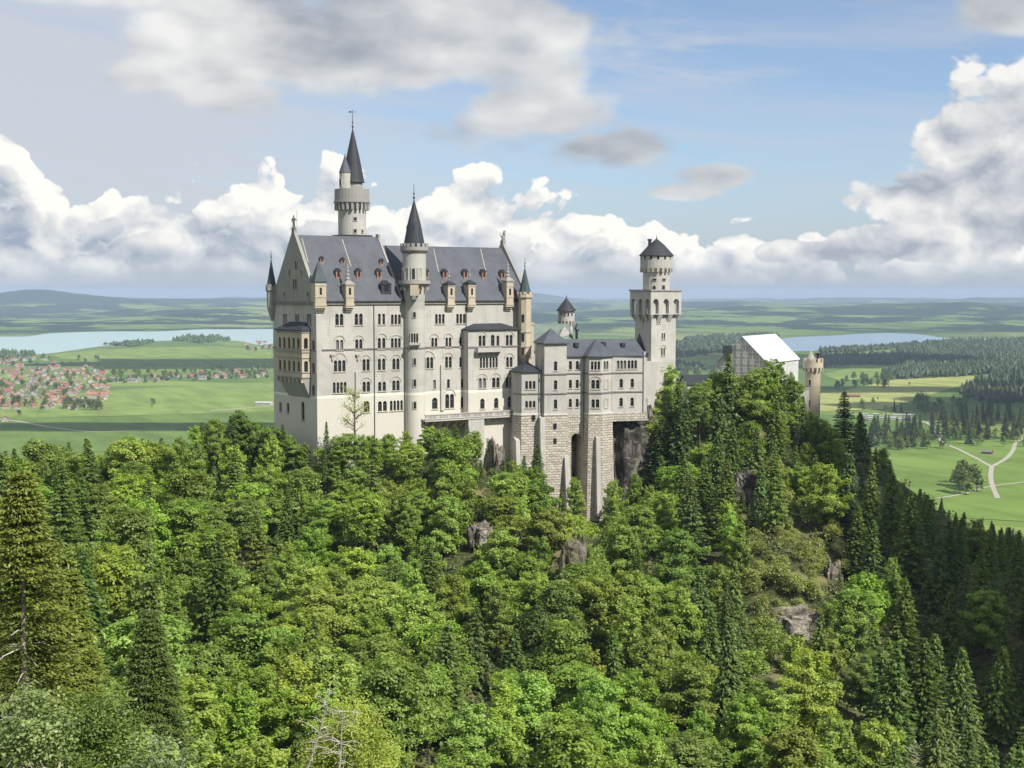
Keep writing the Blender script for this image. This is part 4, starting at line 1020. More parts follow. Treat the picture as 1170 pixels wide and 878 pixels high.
# ================================================================== terrain
# canopy control points: (px, py, depth) of the tops of the wood, taken along the slopes
CP = [(0,878,70),(150,878,92),(300,878,118),(450,878,138),(600,878,148),(750,878,150),(900,878,150),(1050,878,170),(1170,878,200),
 (0,750,90),(150,750,128),(300,750,162),(450,750,186),(600,750,190),(750,750,186),(900,750,190),(1050,750,228),(1170,750,420),
 (0,650,125),(100,650,165),(250,650,205),(400,650,232),(550,650,245),(650,650,255),(750,650,240),(850,650,232),(950,650,242),(1050,650,310),(1170,650,600),
 (60,560,190),(200,560,232),(350,560,268),(450,560,280),(560,560,286),(640,570,296),(745,575,305),(850,560,285),(950,560,305),(1000,570,335),(1060,590,480),(1170,600,900),
 (20,512,240),(150,506,270),(260,500,298),(300,512,305),(330,525,296),
 (365,530,284),(410,512,290),(450,500,296),(490,492,300),(520,482,300),(548,490,300),(565,530,303),(600,560,305),(650,600,306),(700,600,308),
 (750,500,338),(765,425,342),(800,420,342),(840,425,336),(880,425,335),(905,450,338),(930,500,338),(860,490,312),(800,520,305),(960,470,360),(985,500,390),(1020,540,440)]
pts = []
for px, py, d in CP:
    p = at(px, py, d); pts.append((p.x, p.y, p.z-13.0))
# ground the picture does not show: the ridge behind the castle falls to the plain
# barer slopes: here the ground itself is what the picture shows
for px, py, d, dr in [(915,600,262,3),(915,640,252,3),(910,690,240,3),(900,565,285,4),(870,700,232,5),(868,560,296,3),(560,560,296,3),(566,530,303,2),(520,482,301,3),(545,490,303,3),(500,492,301,3),(655,655,255,4),(650,610,275,3),(620,585,292,3),(545,600,268,5),(968,745,236,4),(955,665,262,4),(420,590,262,6),(325,505,297,4),(722,575,322,4)]:
    p = at(px, py, d); pts.append((p.x, p.y, p.z-dr)); pts.append((p.x+.5, p.y+.5, p.z-dr))
pts += [(230,620,40),(280,700,8),(200,540,72),(330,620,25),(270,560,50),(170,640,45),(-45,330,163),(-20,345,165),(10,352,166),(38,362,168),(75,372,168),(82,372,152),(130,380,116),(160,360,104),(170,420,92),(210,400,80),(120,430,108),(240,480,62),(190,330,100),(150,300,112),(-80,350,140),(-130,360,100),(-40,395,110),(20,410,140),(80,420,135),(140,450,98),
 (-200,330,85),(-260,300,60),(-240,250,110),(-300,420,0),(-220,420,10),(-120,450,20),(-170,370,60),(-150,450,10),(-40,470,40),(60,490,85),(160,520,75),(260,560,55),(-300,560,-6),(-120,600,-6),(40,640,-6),(200,700,-4),(330,860,0),(420,960,-6),(260,900,-8),
 (-420,460,-8),(-500,300,20),(-420,100,80),(-200,60,190),(-60,20,180),(0,-10,192),(60,20,178),(0,-90,196),(120,60,150),(200,120,125),(300,200,95),(420,330,60),(520,520,45),(600,760,0),(700,900,-8),(800,600,0),(0,60,150),(520,100,90),(-100,-120,200),(300,-100,190),(700,200,40)]
pts += [(x, y, -9) for x in range(-560, 100, 70) for y in range(540, 1000, 70)]+[(x, 990, -9) for x in range(100, 900, 80)]+[(x, y, -9) for x in range(480, 900, 80) for y in range(720, 990, 80)]
TP = np.array(pts)
def ghill(x, y):
    x = np.asarray(x, float); y = np.asarray(y, float)
    d2 = (x[..., None]-TP[:, 0])**2+(y[..., None]-TP[:, 1])**2
    w = 1/(d2+30.0)**1.9
    return (w*TP[:, 2]).sum(-1)/w.sum(-1)
def grid_noise(x, y, sc, seed, oct_=4):
    out = np.zeros(x.size); xf, yf = x.ravel(), y.ravel()
    for i in range(x.size): out[i] = mnoise.fractal(Vector((xf[i]/sc+seed, yf[i]/sc, seed)), 1.0, 2.0, oct_)
    return out.reshape(x.shape)
def grid_mesh(name, X_, Y_, Z_, m, kind='structure', smooth=True):
    ny, nx = X_.shape; me = bpy.data.meshes.new(name)
    v = np.stack([X_, Y_, Z_], -1).reshape(-1, 3); i = np.arange(nx*ny).reshape(ny, nx)
    f = np.stack([i[:-1, :-1], i[:-1, 1:], i[1:, 1:], i[1:, :-1]], -1).reshape(-1, 4)
    me.from_pydata(v.tolist(), [], f.tolist()); me.materials.append(m)
    me.polygons.foreach_set('use_smooth', [smooth]*len(me.polygons)); me.update()
    o = bpy.data.objects.new(name, me); COL.objects.link(o); tag(o, kind=kind); return o
# hillside material: leaf litter, moss, patches of limestone
m, t, b = mat('forest_floor', .95, .1); p = pos(t); n = nnoise(t, p, .12, 6, .65); n2 = nnoise(t, p, .9, 5, .6)
col = mixc(t, n2.ss(.35, .65), (.030, .040, .014), (.075, .085, .03)); col = mixc(t, n.ss(.50, .62), col, (.17, .155, .075))
g = t.nodes.new('ShaderNodeNewGeometry'); nz = sep(t, X(t, g.outputs['True Normal']))[2]
col = mixc(t, nz.ss(.62, .45), col, (.34, .31, .26)); col = mixc(t, sep(t, p)[2].ss(60, 30), col, (.105, .165, .038)); setc(t, b, col); bump(t, b, n2, 1, .5)
xs = np.arange(-520, 900, 6.0); ys = np.arange(-130, 960, 6.0); XX, YY = np.meshgrid(xs, ys)
ZZ = ghill(XX, YY)+grid_noise(XX, YY, 25, 3.3)*1.6
grid_mesh('hillside', XX, YY, ZZ, m)

# ---- the plain and the hills beyond, one sheet to the horizon
def far_h(x, y):
    r = np.hypot(x, y); az_ = np.arctan2(x, y)
    t_ = np.clip((r-7200)/2500, 0, 1)
    n_ = grid_noise(x, y, 1900, 11.7, 5)*70+grid_noise(x, y, 7000, 2.2, 3)*60+34
    h = t_*np.maximum(n_, -4)
    def bump_(px, dist, wid, dep, hh):
        a = math.atan((px-585)/F); cx, cy = math.sin(a)*dist, math.cos(a)*dist
        ca, sa = math.cos(a), math.sin(a); u = (x-cx)*ca-(y-cy)*sa; v = (x-cx)*sa+(y-cy)*ca
        return hh*np.exp(-(u/wid)**2-(v/dep)**2)
    h = h+bump_(60, 14500, 700, 1600, 88)+bump_(20, 14000, 900, 1600, 40)+bump_(150, 15500, 900, 1500, 35)+bump_(270, 17000, 1500, 1500, 40)+bump_(-120, 15000, 1500, 2000, 70)
    h = h+bump_(620, 22000, 900, 2500, 95)+bump_(560, 24000, 1500, 2500, 60)+bump_(420, 23000, 2200, 2500, 60)
    h = h+bump_(820, 10500, 800, 900, 40)+bump_(1100, 11000, 1500, 900, 38)
    h = h*np.clip(1-(r-30000)/9000, 0, 1)
    return h
rr = np.concatenate([np.linspace(0, 1200, 6), np.geomspace(1400, 40000, 190)])
aa = np.concatenate([np.linspace(-180, -34, 30)[:-1], np.linspace(-34, 34, 300), np.linspace(34, 180, 30)[1:]])*math.pi/180
AA, RR = np.meshgrid(aa, rr); XX, YY = RR*np.sin(AA), RR*np.cos(AA)
ZZ = far_h(XX, YY)
m, t, b = mat('meadows', .95, .05); p = pos(t); x, y, z = sep(t, p)
r_ = (x*x+y*y).sqrt()
wn = nnoise(t, p, .0012, 2, .5, color=True)
v = t.nodes.new('ShaderNodeVectorMath'); v.operation = 'MULTIPLY_ADD'; t.links.new(wn.o, v.inputs[0]); v.inputs[1].default_value = (260, 260, 0); t.links.new(p.o, v.inputs[2]); wp = X(t, v.outputs[0])
wx, wy, _ = sep(t, wp)
par = comb(t, (wx*.8+wy*.6)*.0052, (wy*.8-wx*.6)*.0019)       # long narrow parcels
vc = nvor(t, par, 1.0, 0, out='Color'); pr, pg, pb = sep(t, vc)
par2 = comb(t, (wx*.5-wy*.86)*.0022, (wy*.5+wx*.86)*.0009, 3.0); vc2 = nvor(t, par2, 1.0, 0, out='Color'); qr, qg, qb = sep(t, vc2)
gr = mixc(t, pr.ss(.1, .9), (.095, .16, .036), (.20, .26, .068))
gr = mixc(t, pg.ss(.80, .86)*.8, gr, (.24, .26, .10)); gr = mixc(t, pb.ss(.86, .9)*.7, gr, (.07, .12, .03))
gr = mixc(t, qr.ss(.35, .8)*.5, gr, (.10, .165, .04))
gr = mixc(t, nnoise(t, p, .01, 5, .6).ss(.4, .7)*.3, gr, (.12, .17, .05))
fn = nnoise(t, comb(t, x*.0013, y*.0011), 1, 7, .66)
far = r_.ss(5600, 7600)
wood = fn.ss(.475, .490)*far
hill_w = z.ss(60, 110)*.6
wood = wood.max(hill_w*far*1.5)
col = mixc(t, wood, gr, (.018, .038, .016)); setc(t, b, col)
grid_mesh('ground', XX, YY, ZZ, m)

def sheet(name, poly, z, m, kind='structure', label=None):
    me = bpy.data.meshes.new(name); me.from_pydata([(a, b, z*.15) for a, b in poly], [], [tuple(range(len(poly)))]); me.materials.append(m); me.update()
    o = bpy.data.objects.new(name, me); COL.objects.link(o)
    if me.polygons[0].normal.z < 0: me.flip_normals()
    return tag(o, kind=kind)
def gpoly(l, z=0): return [(onz(a, b, z).x, onz(a, b, z).y) for a, b in l]
def smooth_poly(l, n=4):
    out = []; k = len(l)
    for i in range(k):
        p0, p1, p2, p3 = [Vector(l[(i+j-1) % k]) for j in range(4)]
        for q in range(n):
            s = q/n; out.append(tuple(.5*((2*p1)+(-p0+p2)*s+(2*p0-5*p1+4*p2-p3)*s*s+(-p0+3*p1-3*p2+p3)*s**3)))
    return out
m, t, b = mat('lake_water', .32, .5); b.inputs['Base Color'].default_value = (.16, .27, .25, 1); M['lake'] = m
n = nnoise(t, pos(t), .02, 4); setc(t, b, mixc(t, n.ss(.3, .7), (.30, .44, .42), (.36, .49, .46))); bump(t, b, nnoise(t, pos(t), .08, 3), .35, 1.0)
L1 = [(-500,372),(-200,376),(0,385),(60,381),(130,379),(180,379),(225,377),(320,373),(420,371),(520,373),(520,388),(420,393),(330,391),(300,395),(270,390),(215,389),(150,392),(95,399),(50,405),(0,407),(-200,420),(-500,440)]
sheet('lake', smooth_poly(gpoly(L1)), 5.0, m)
m2, t, b = mat('reservoir_water', .35, .5); setc(t, b, mixc(t, nnoise(t, pos(t), .01, 4).ss(.3, .7), (.19, .27, .33), (.25, .33, .39))); bump(t, b, nnoise(t, pos(t), .08, 3), .35, 1.0)
L2 = [(885,390),(905,386),(950,384),(1000,381),(1045,382),(1090,387),(1170,386.5),(1260,388),(1260,391),(1170,389.5),(1090,391),(1030,396),(985,400),(940,401),(905,402),(880,400)]
sheet('reservoir', smooth_poly(gpoly(L2)), 5.0, m2)
# sunlit and mown meadows whose shapes can be told apart
def meadow(c, name='meadow'):
    m, t, b = mat(name, .95, .05); p = pos(t); x, y, z = sep(t, p)
    st = nnoise(t, comb(t, (x*.9+y*.4)*.03, (y*.9-x*.4)*.004), 1, 3); n = nnoise(t, p, .012, 6, .65)
    setc(t, b, mixc(t, (st*.5+n*.5).ss(.38, .62), [k*.82 for k in c], [k*1.18 for k in c])); return m
gA, gB, gC, gY = meadow((.14,.21,.048)), meadow((.175,.24,.062)), meadow((.115,.175,.044)), meadow((.28,.30,.10))
def field(l, m, z=2.5): return sheet('meadow', gpoly(l), z, m)
field([(945,470),(1010,468),(1100,440),(1118,430),(1060,428),(1010,436),(960,448),(900,450),(900,470)], gY, 2.6)
field([(940,428),(985,418),(1040,420),(1010,430),(960,436)], gB, 2.7)
field([(985,512),(1080,505),(1200,500),(1260,560),(1230,600),(1060,590),(1000,560)], gA, 2.8)
field([(0,455),(60,452),(160,444),(320,436),(330,470),(120,476),(0,478)], gB, 2.6)
field([(0,470),(120,468),(330,462),(330,480),(60,494),(0,500)], gY, 2.9) if 0 else None
field([(-100,478),(120,477),(330,470),(330,510),(0,520),(-100,520)], gC, 2.7)
field([(60,405),(150,398),(240,396),(310,400),(310,410),(180,408),(120,413),(70,410)], gB, 2.8)
field([(110,413),(200,409),(320,412),(320,420),(240,418),(140,420)], gA, 3.0)
field([(780,405),(890,408),(900,412),(800,412)], gA, 3.0)
# paths: pale gravel ribbons
mg, t, b = mat('gravel', .95, .1); setc(t, b, mixc(t, nnoise(t, pos(t), .3, 4), (.32,.30,.24), (.42,.39,.32)))
def ribbon(name, l, w, z, m):
    P = [onz(a, b) for a, b in l]; P = [Vector((p.x, p.y, 0)) for p in P]; Q = []
    for i in range(len(P)-1):
        p0, p1, p2, p3 = P[max(i-1, 0)], P[i], P[i+1], P[min(i+2, len(P)-1)]
        for q in range(6):
            s = q/6; Q.append(.5*((2*p1)+(-p0+p2)*s+(2*p0-5*p1+4*p2-p3)*s*s+(-p0+3*p1-3*p2+p3)*s**3))
    Q.append(P[-1]); vs = []
    for i, q in enumerate(Q):
        d = (Q[min(i+1, len(Q)-1)]-Q[max(i-1, 0)]).normalized(); n = Vector((-d.y, d.x, 0))*w/2
        vs += [(q.x-n.x, q.y-n.y, z*.16), (q.x+n.x, q.y+n.y, z*.16)]
    me = bpy.data.meshes.new(name); me.from_pydata(vs, [], [(2*i, 2*i+2, 2*i+3, 2*i+1) for i in range(len(Q)-1)]); me.materials.append(m); me.update()
    if me.polygons[0].normal.z < 0: me.flip_normals()
    o = bpy.data.objects.new(name, me); COL.objects.link(o); tag(o, kind='structure')
ribbon('footpath', [(1078,507),(1095,514),(1115,524),(1133,534)], 4.5, 3.4, mg)
ribbon('footpath', [(1133,534),(1150,524),(1158,514),(1162,505),(1180,500),(1230,498)], 5, 3.5, mg)
ribbon('footpath', [(1133,534),(1132,545),(1134,556),(1140,570)], 5, 3.6, mg)
ribbon('footpath', [(1070,570),(1100,565),(1134,556),(1200,548)], 3.5, 3.3, mg)
ribbon('footpath', [(-40,474),(20,482),(60,489),(110,494),(160,492)], 7, 3.6, mg)
ribbon('footpath', [(240,470),(290,466),(330,463)], 9, 3.7, mg)
ribbon('road', [(60,450),(140,437),(240,428),(330,424)], 9, 3.7, mg)
ribbon('road', [(955,474),(1010,476),(1060,484),(1078,507)], 8, 3.8, mg)

# ================================================================== trees
def leafmat(name, c1, c2, c3, trans=.35):
    m = bpy.data.materials.new(name); m.use_nodes = True; t = m.node_tree; t.nodes.clear()
    oi = t.nodes.new('ShaderNodeObjectInfo'); rnd = X(t, oi.outputs['Random'])
    at_ = t.nodes.new('ShaderNodeAttribute'); at_.attribute_name = 'tint'; tv = X(t, at_.outputs['Fac'])
    ocol = X(t, oi.outputs['Color'])
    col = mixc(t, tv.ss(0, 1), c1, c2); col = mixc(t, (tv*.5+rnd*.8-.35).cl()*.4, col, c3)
    col = mixc(t, 1.0, col, ocol, 'MULTIPLY')
    d = t.nodes.new('ShaderNodeBsdfDiffuse'); tr = t.nodes.new('ShaderNodeBsdfTranslucent'); mx_ = t.nodes.new('ShaderNodeMixShader'); mx_.inputs[0].default_value = trans
    gl = t.nodes.new('ShaderNodeBsdfGlossy'); gl.inputs['Roughness'].default_value = .55; gl.inputs['Color'].default_value = (.6, .65, .6, 1)
    t.links.new(col.o, d.inputs[0]); tcol = mixc(t, 1.0, col, (1.35, 1.45, .5), 'MULTIPLY'); t.links.new(tcol.o, tr.inputs[0])
    t.links.new(d.outputs[0], mx_.inputs[1]); t.links.new(tr.outputs[0], mx_.inputs[2])
    m3_ = t.nodes.new('ShaderNodeMixShader'); m3_.inputs[0].default_value = .05; t.links.new(mx_.outputs[0], m3_.inputs[1]); t.links.new(gl.outputs[0], m3_.inputs[2])
    o = t.nodes.new('ShaderNodeOutputMaterial'); t.links.new(m3_.outputs[0], o.inputs[0]); M[name] = m; return m
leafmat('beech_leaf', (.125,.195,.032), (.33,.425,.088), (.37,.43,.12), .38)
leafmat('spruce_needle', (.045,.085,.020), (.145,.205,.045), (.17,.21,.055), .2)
leafmat('pale_leaf', (.10,.16,.06), (.30,.37,.20), (.36,.42,.26), .3)
leafmat('dry_leaf', (.12,.13,.05), (.20,.20,.08), (.24,.2,.1), .3)
simple('bark', (.13,.105,.08), .95, .1, .3, 2); simple('bark_pale', (.36,.31,.26), .95, .1, .25, 2); simple('dead_wood', (.42,.38,.33), .9, .1, .25, 2)
def quads_mesh(name, C, U, V, tint, m):
    """one quad per row: centre, half axes"""
    n = len(C); P = np.stack([C-U-V*.4, C+U*.2-V, C+U+V*.4, C-U*.2+V], 1).reshape(-1, 3)
    me = bpy.data.meshes.new(name); me.vertices.add(4*n); me.vertices.foreach_set('co', P.astype(np.float32).ravel())
    me.loops.add(4*n); me.loops.foreach_set('vertex_index', np.arange(4*n, dtype=np.int32))
    me.polygons.add(n); me.polygons.foreach_set('loop_start', np.arange(0, 4*n, 4, dtype=np.int32)); me.polygons.foreach_set('loop_total', np.full(n, 4, np.int32))
    a = me.attributes.new('tint', 'FLOAT', 'FACE'); a.data.foreach_set('value', tint.astype(np.float32))
    me.materials.append(M[m]); me.update(calc_edges=True); return me
def unit(a): return a/np.maximum(1e-6, np.linalg.norm(a, axis=-1, keepdims=True))
def leaf_axes(N, rng, sz, asp=.6):
    T = unit(np.cross(N, rng.normal(size=N.shape))); B = np.cross(N, T); return T*sz[:, None], B*(sz*asp)[:, None]
def beech_crown(rng, H, Rd, nl=11, ncl=300, per=30, ls=.23, base=.2, flat=.55):
    lob = []
    for i in range(nl):
        zt = rng.uniform(base+.12, .92); rad = Rd*math.sqrt(max(.04, 1-((zt-.38)/.62)**2))
        a = rng.uniform(0, 6.283); q = rng.uniform(.3, .75)*rad
        lob.append((q*math.cos(a), q*math.sin(a), zt*H, Rd*rng.uniform(.34, .52)))
    lob.append((0, 0, H*.86, Rd*.40)); lob.append((0, 0, H*.5, Rd*.7))
    lob = np.array(lob); k = rng.choice(len(lob), ncl, p=lob[:, 3]**2/(lob[:, 3]**2).sum())
    d = unit(rng.normal(size=(ncl, 3))+np.array([0, 0, .35])); c = lob[k, :3]+d*lob[k, 3:4]*rng.uniform(.75, 1.08, (ncl, 1))*np.array([1, 1, .85])
    cr = rng.uniform(.55, 1.15, ncl); ct = np.clip(rng.normal(.5, .22, ncl)+.12*(rng.random(len(lob))[k]-.5), 0, 1)
    C = np.repeat(c, per, 0); o = rng.normal(size=C.shape)*np.array([.5, .5, .5*flat]); dd = np.repeat(d, per, 0)
    # sprays tip outward and down at their ends
    o[:, 2] -= .28*(o[:, 0]**2+o[:, 1]**2)
    C = C+o*np.repeat(cr, per)[:, None]
    N = unit(np.array([0, 0, 1.0])+dd*.7+rng.normal(size=C.shape)*.55)
    U, V = leaf_axes(N, rng, rng.uniform(.7, 1.25, len(C))*ls)
    t_ = np.clip(np.repeat(ct, per)+rng.normal(0, .12, len(C)), 0, 1)
    return C, U, V, t_, lob
def fan_crown(rng, H, Rd, nb=95, ls=.2, base=.12, peak=.38, dens=34, rise=.45):
    """limbs that fan out into flat layered sprays, as a beech carries them"""
    Cs, Ds, T, lob = [], [], [], []
    lobew = rng.uniform(.7, 1.15, 7)
    for i in range(nb):
        f = (i+rng.random())/nb; z0 = H*(base+(.97-base)*f**.9); a = i*2.39996+rng.normal(0, .35)
        env = Rd*math.sqrt(max(.03, 1-((f-peak)/(1.03-peak))**2)) if f > peak else Rd*(.55+.45*math.sqrt(f/peak))
        env *= lobew[int((a % 6.283)/6.284*7)]
        L = env*rng.uniform(.55, 1.12); up = rise*(1.15-f*.5)*rng.uniform(.5, 1.4)+.6*max(0, f-.75)
        n = int(dens*(.6+L*L*.62)); s = rng.random(n)**.62; lat = rng.normal(0, 1, n)*(.10+.24*L*np.sqrt(s)*(1.25-s))
        rad = s*L; zz = z0-up*L*.6+up*rad-.10*rad**2/max(L, 1)*rng.uniform(.6, 2.2)-.10*np.abs(lat)+rng.normal(0, .27, n)
        ca, sa = math.cos(a), math.sin(a); Cs.append(np.stack([rad*ca-lat*sa, rad*sa+lat*ca, zz], 1))
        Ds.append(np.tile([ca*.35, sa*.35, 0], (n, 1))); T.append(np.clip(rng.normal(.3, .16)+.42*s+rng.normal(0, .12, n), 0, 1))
        if i % 12 == 0: lob.append((L*.6*ca, L*.6*sa, z0, L*.3))
    C = np.concatenate(Cs); D_ = np.concatenate(Ds); N = unit(np.array([0, 0, 1.0])+D_+rng.normal(size=C.shape)*.42)
    U, V = leaf_axes(N, rng, rng.uniform(.7, 1.3, len(C))*ls); return C, U, V, np.concatenate(T), np.array(lob)
def trunk_mb(rng, H, r, lob=None, top=.75, lean=.3):
    mb = MB(); k = 6; x = y = 0; P = []
    for i in range(k+1): P.append((x, y, H*top*i/k)); x += rng.normal(0, lean*.3); y += rng.normal(0, lean*.3)
    mb.tube([(0, 0, -3)]+P, [r*1.25]+[r*(1-.8*i/k) for i in range(k+1)], 7)
    if lob is not None:
        for l in lob[:8]:
            j = min(k-1, max(2, int(l[2]/H/top*k*.7))); s = Vector(P[j]); e = Vector(l[:3]); mb.tube([s, (s+e)/2+Vector((0, 0, -.4)), e], [r*.45, r*.28, r*.08], 5)
    return mb
def spruce_crown(rng, H, Rd, step=.5, ls=.26, base=.08, density=1.0, droop=.35, power=.85, front=0):
    Cs, Ns, Ds, T = [], [], [], []
    z = H*base
    while z < H*.985:
        f = 1-z/H; L0 = Rd*(f**power)*(1.0 if f < .8 else 1-.5*(f-.8)); nb = int(max(4, 8*density*(.55+f*.6)))
        a0 = rng.uniform(0, 6.28)
        for b in range(nb):
            a = a0+6.283*b/nb+rng.normal(0, .2); L = L0*rng.uniform(.62, 1.18)+.15
            if front and f > .22 and (math.sin(a) < -.55 or rng.random() < .25): continue
            n = int(max(4, L*5.5*density)); s = np.sort(rng.random(n)**.7)
            w = .1+.32*L*.35*(1-s)+.12
            lat = rng.normal(0, 1, n)*w*.8; rad = s*L
            zz = z-droop*rad+.16*rad**2/max(L, .5)+rng.normal(0, .05, n)-abs(lat)*.25
            ca, sa = math.cos(a), math.sin(a)
            Cs.append(np.stack([rad*ca-lat*sa, rad*sa+lat*ca, zz], 1))
            d = np.stack([np.full(n, ca), np.full(n, sa), np.full(n, -droop)], 1)+rng.normal(0, .3, (n, 3)); Ds.append(unit(d))
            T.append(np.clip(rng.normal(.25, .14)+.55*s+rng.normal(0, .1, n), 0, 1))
        z += step*rng.uniform(.75, 1.25)*(.65+.5*f)
    C = np.concatenate(Cs); D_ = np.concatenate(Ds); t_ = np.concatenate(T)
    up = unit(np.array([0, 0, 1.0])+rng.normal(0, .35, C.shape)); V = unit(np.cross(up, D_)); sz = rng.uniform(.7, 1.3, len(C))*ls
    return C, D_*(sz*1.25)[:, None], V*(sz*.55)[:, None], t_
PRO = {}
def proto(kind, i, C, U, V, t_, leafm, tmb, barkm, H, Rd):
    me = quads_mesh(kind+'_crown', C, U, V, t_, leafm); tm = tmb.mesh(kind+'_trunk', [barkm]); PRO.setdefault(kind, []).append((me, tm, H, Rd))
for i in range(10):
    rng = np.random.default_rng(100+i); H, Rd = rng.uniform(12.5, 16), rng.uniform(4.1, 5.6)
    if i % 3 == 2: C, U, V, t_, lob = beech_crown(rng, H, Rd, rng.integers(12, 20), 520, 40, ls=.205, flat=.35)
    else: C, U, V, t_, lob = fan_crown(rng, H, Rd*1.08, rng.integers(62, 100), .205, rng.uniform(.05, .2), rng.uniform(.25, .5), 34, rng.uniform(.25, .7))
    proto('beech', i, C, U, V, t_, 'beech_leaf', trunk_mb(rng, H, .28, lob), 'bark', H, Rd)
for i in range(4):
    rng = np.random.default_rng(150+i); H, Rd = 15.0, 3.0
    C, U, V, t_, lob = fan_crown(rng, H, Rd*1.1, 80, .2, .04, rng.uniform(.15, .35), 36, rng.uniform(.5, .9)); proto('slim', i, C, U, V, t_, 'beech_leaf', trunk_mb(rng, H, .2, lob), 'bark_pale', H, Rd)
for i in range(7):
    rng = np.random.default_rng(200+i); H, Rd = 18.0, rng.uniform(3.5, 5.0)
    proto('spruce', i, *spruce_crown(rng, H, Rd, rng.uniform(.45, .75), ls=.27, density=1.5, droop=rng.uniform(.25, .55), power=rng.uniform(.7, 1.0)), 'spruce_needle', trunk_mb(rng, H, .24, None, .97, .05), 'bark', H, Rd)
for i in range(3):
    rng = np.random.default_rng(300+i); H, Rd = 4.5, 2.2
    C, U, V, t_, lob = beech_crown(rng, H, Rd, 6, 70, 26, ls=.17, base=.05); proto('shrub', i, C, U, V, t_, 'beech_leaf', trunk_mb(rng, H, .09, lob, .5), 'bark', H, Rd)
for i in range(3):   # the trees of the plain, seen from a kilometre and more
    rng = np.random.default_rng(400+i); H, Rd = 16, 6.0
    C, U, V, t_, lob = beech_crown(rng, H, Rd, 9, 90, 12, ls=.75, base=.1); proto('plain_tree', i, C, U, V, t_, 'beech_leaf', trunk_mb(rng, H, .4, None, .5), 'bark', H, Rd)
for i in range(3):
    rng = np.random.default_rng(450+i); H, Rd = 24, 4.6
    proto('plain_spruce', i, *spruce_crown(rng, H, Rd, 1.1, .8, density=.85), 'spruce_needle', trunk_mb(rng, H, .35, None, .9, .05), 'bark', H, Rd)
TREES = []
def plant(kind, x, y, z, h, tone=(1, 1, 1), wide=1.0, idx=None, nm=None, extra=None):
    me, tm, H, Rd = PRO[kind][random.randrange(len(PRO[kind])) if idx is None else idx]
    nm = nm or {'beech': 'beech_tree', 'slim': 'young_beech', 'spruce': 'spruce_tree', 'shrub': 'shrub', 'plain_tree': 'meadow_tree', 'plain_spruce': 'valley_spruce'}[kind]
    s = h/H; o = bpy.data.objects.new(nm, None); COL.objects.link(o); o.location = (x, y, z); o.empty_display_size = .1
    o.rotation_euler = (random.gauss(0, .03), random.gauss(0, .03), random.uniform(0, 6.28)); o.scale = (s*wide, s*wide, s)
    c = bpy.data.objects.new('crown', me); COL.objects.link(c); c.parent = o; c.color = (*tone, 1)
    k = bpy.data.objects.new('trunk', tm); COL.objects.link(k); k.parent = o
    TREES.append(dict(o=o, kind=kind, h=h, tone=tone, p=(x, y, z), px=proj((x, y, z+h*.8)), w=wide, Rd=Rd*s*wide, **(extra or {}))); return o
# silhouette of the wood against castle and plain (px, py)
SIL = [(-60,528),(0,505),(50,497),(100,500),(150,492),(200,497),(235,478),(275,472),(300,482),(318,484),(335,489),(350,508),(358,530),(366,530),(375,500),(400,495),(430,496),(455,494),(480,492),(500,482),(520,477),(545,484),(560,505),(572,520),(600,522),(615,545),(640,572),(662,590),(680,600),(700,585),(715,590),(735,560),(742,490),(748,440),(760,418),(775,425),(795,440),(815,430),(832,410),(850,420),(880,416),(900,440),(915,480),(935,500),(950,462),(966,455),(985,500),(1010,515),(1040,552),(1080,575),(1110,590),(1200,610)]
def sil(px): return float(np.interp(px, [a for a, b in SIL], [b for a, b in SIL]))
rng = np.random.default_rng(5)
# rough mask: where conifers rule
def conif(px, py):
    v = .10
    if 60 < px < 330 and 490 < py < 600: v = .3
    if 40 < px < 130 and py > 560: v = .5
    if 360 < px < 640 and 490 < py < 600: v = .3
    if px > 745 and py < 560: v = .55
    if px > 780 and 560 <= py < 760: v = .5
    if px > 960: v = .8 if py > 520 else .6
    if px > 1040: v = .93
    if 800 < px < 1010 and py > 745: v = .12
    if px < 110 and py > 600: v = .35
    return v
def inpoly_castle(x, y):
    for o, d, L, w in ((A0, DS, LS, LW), (PB, Vector((FB.d.x, FB.d.y, 0)), 35, 16), (KQ, DS, 8, 8)):
        v = Vector((x-o.x, y-o.y, 0)); s = v.dot(Vector((d.x, d.y, 0))); t_ = v.dot(Vector((-d.y, d.x, 0)))
        if -3.5 < s < L+2 and -6.5 < t_ < w+1: return True
    return False
cells = {}
def far_enough(x, y, r):
    i, j = int(x//6), int(y//6)
    for a in range(-2, 3):
        for b in range(-2, 3):
            for (u, v, q) in cells.get((i+a, j+b), ()):
                if (u-x)**2+(v-y)**2 < ((r+q)*.5)**2: return False
    return True
def addcell(x, y, r): cells.setdefault((int(x//6), int(y//6)), []).append((x, y, r))
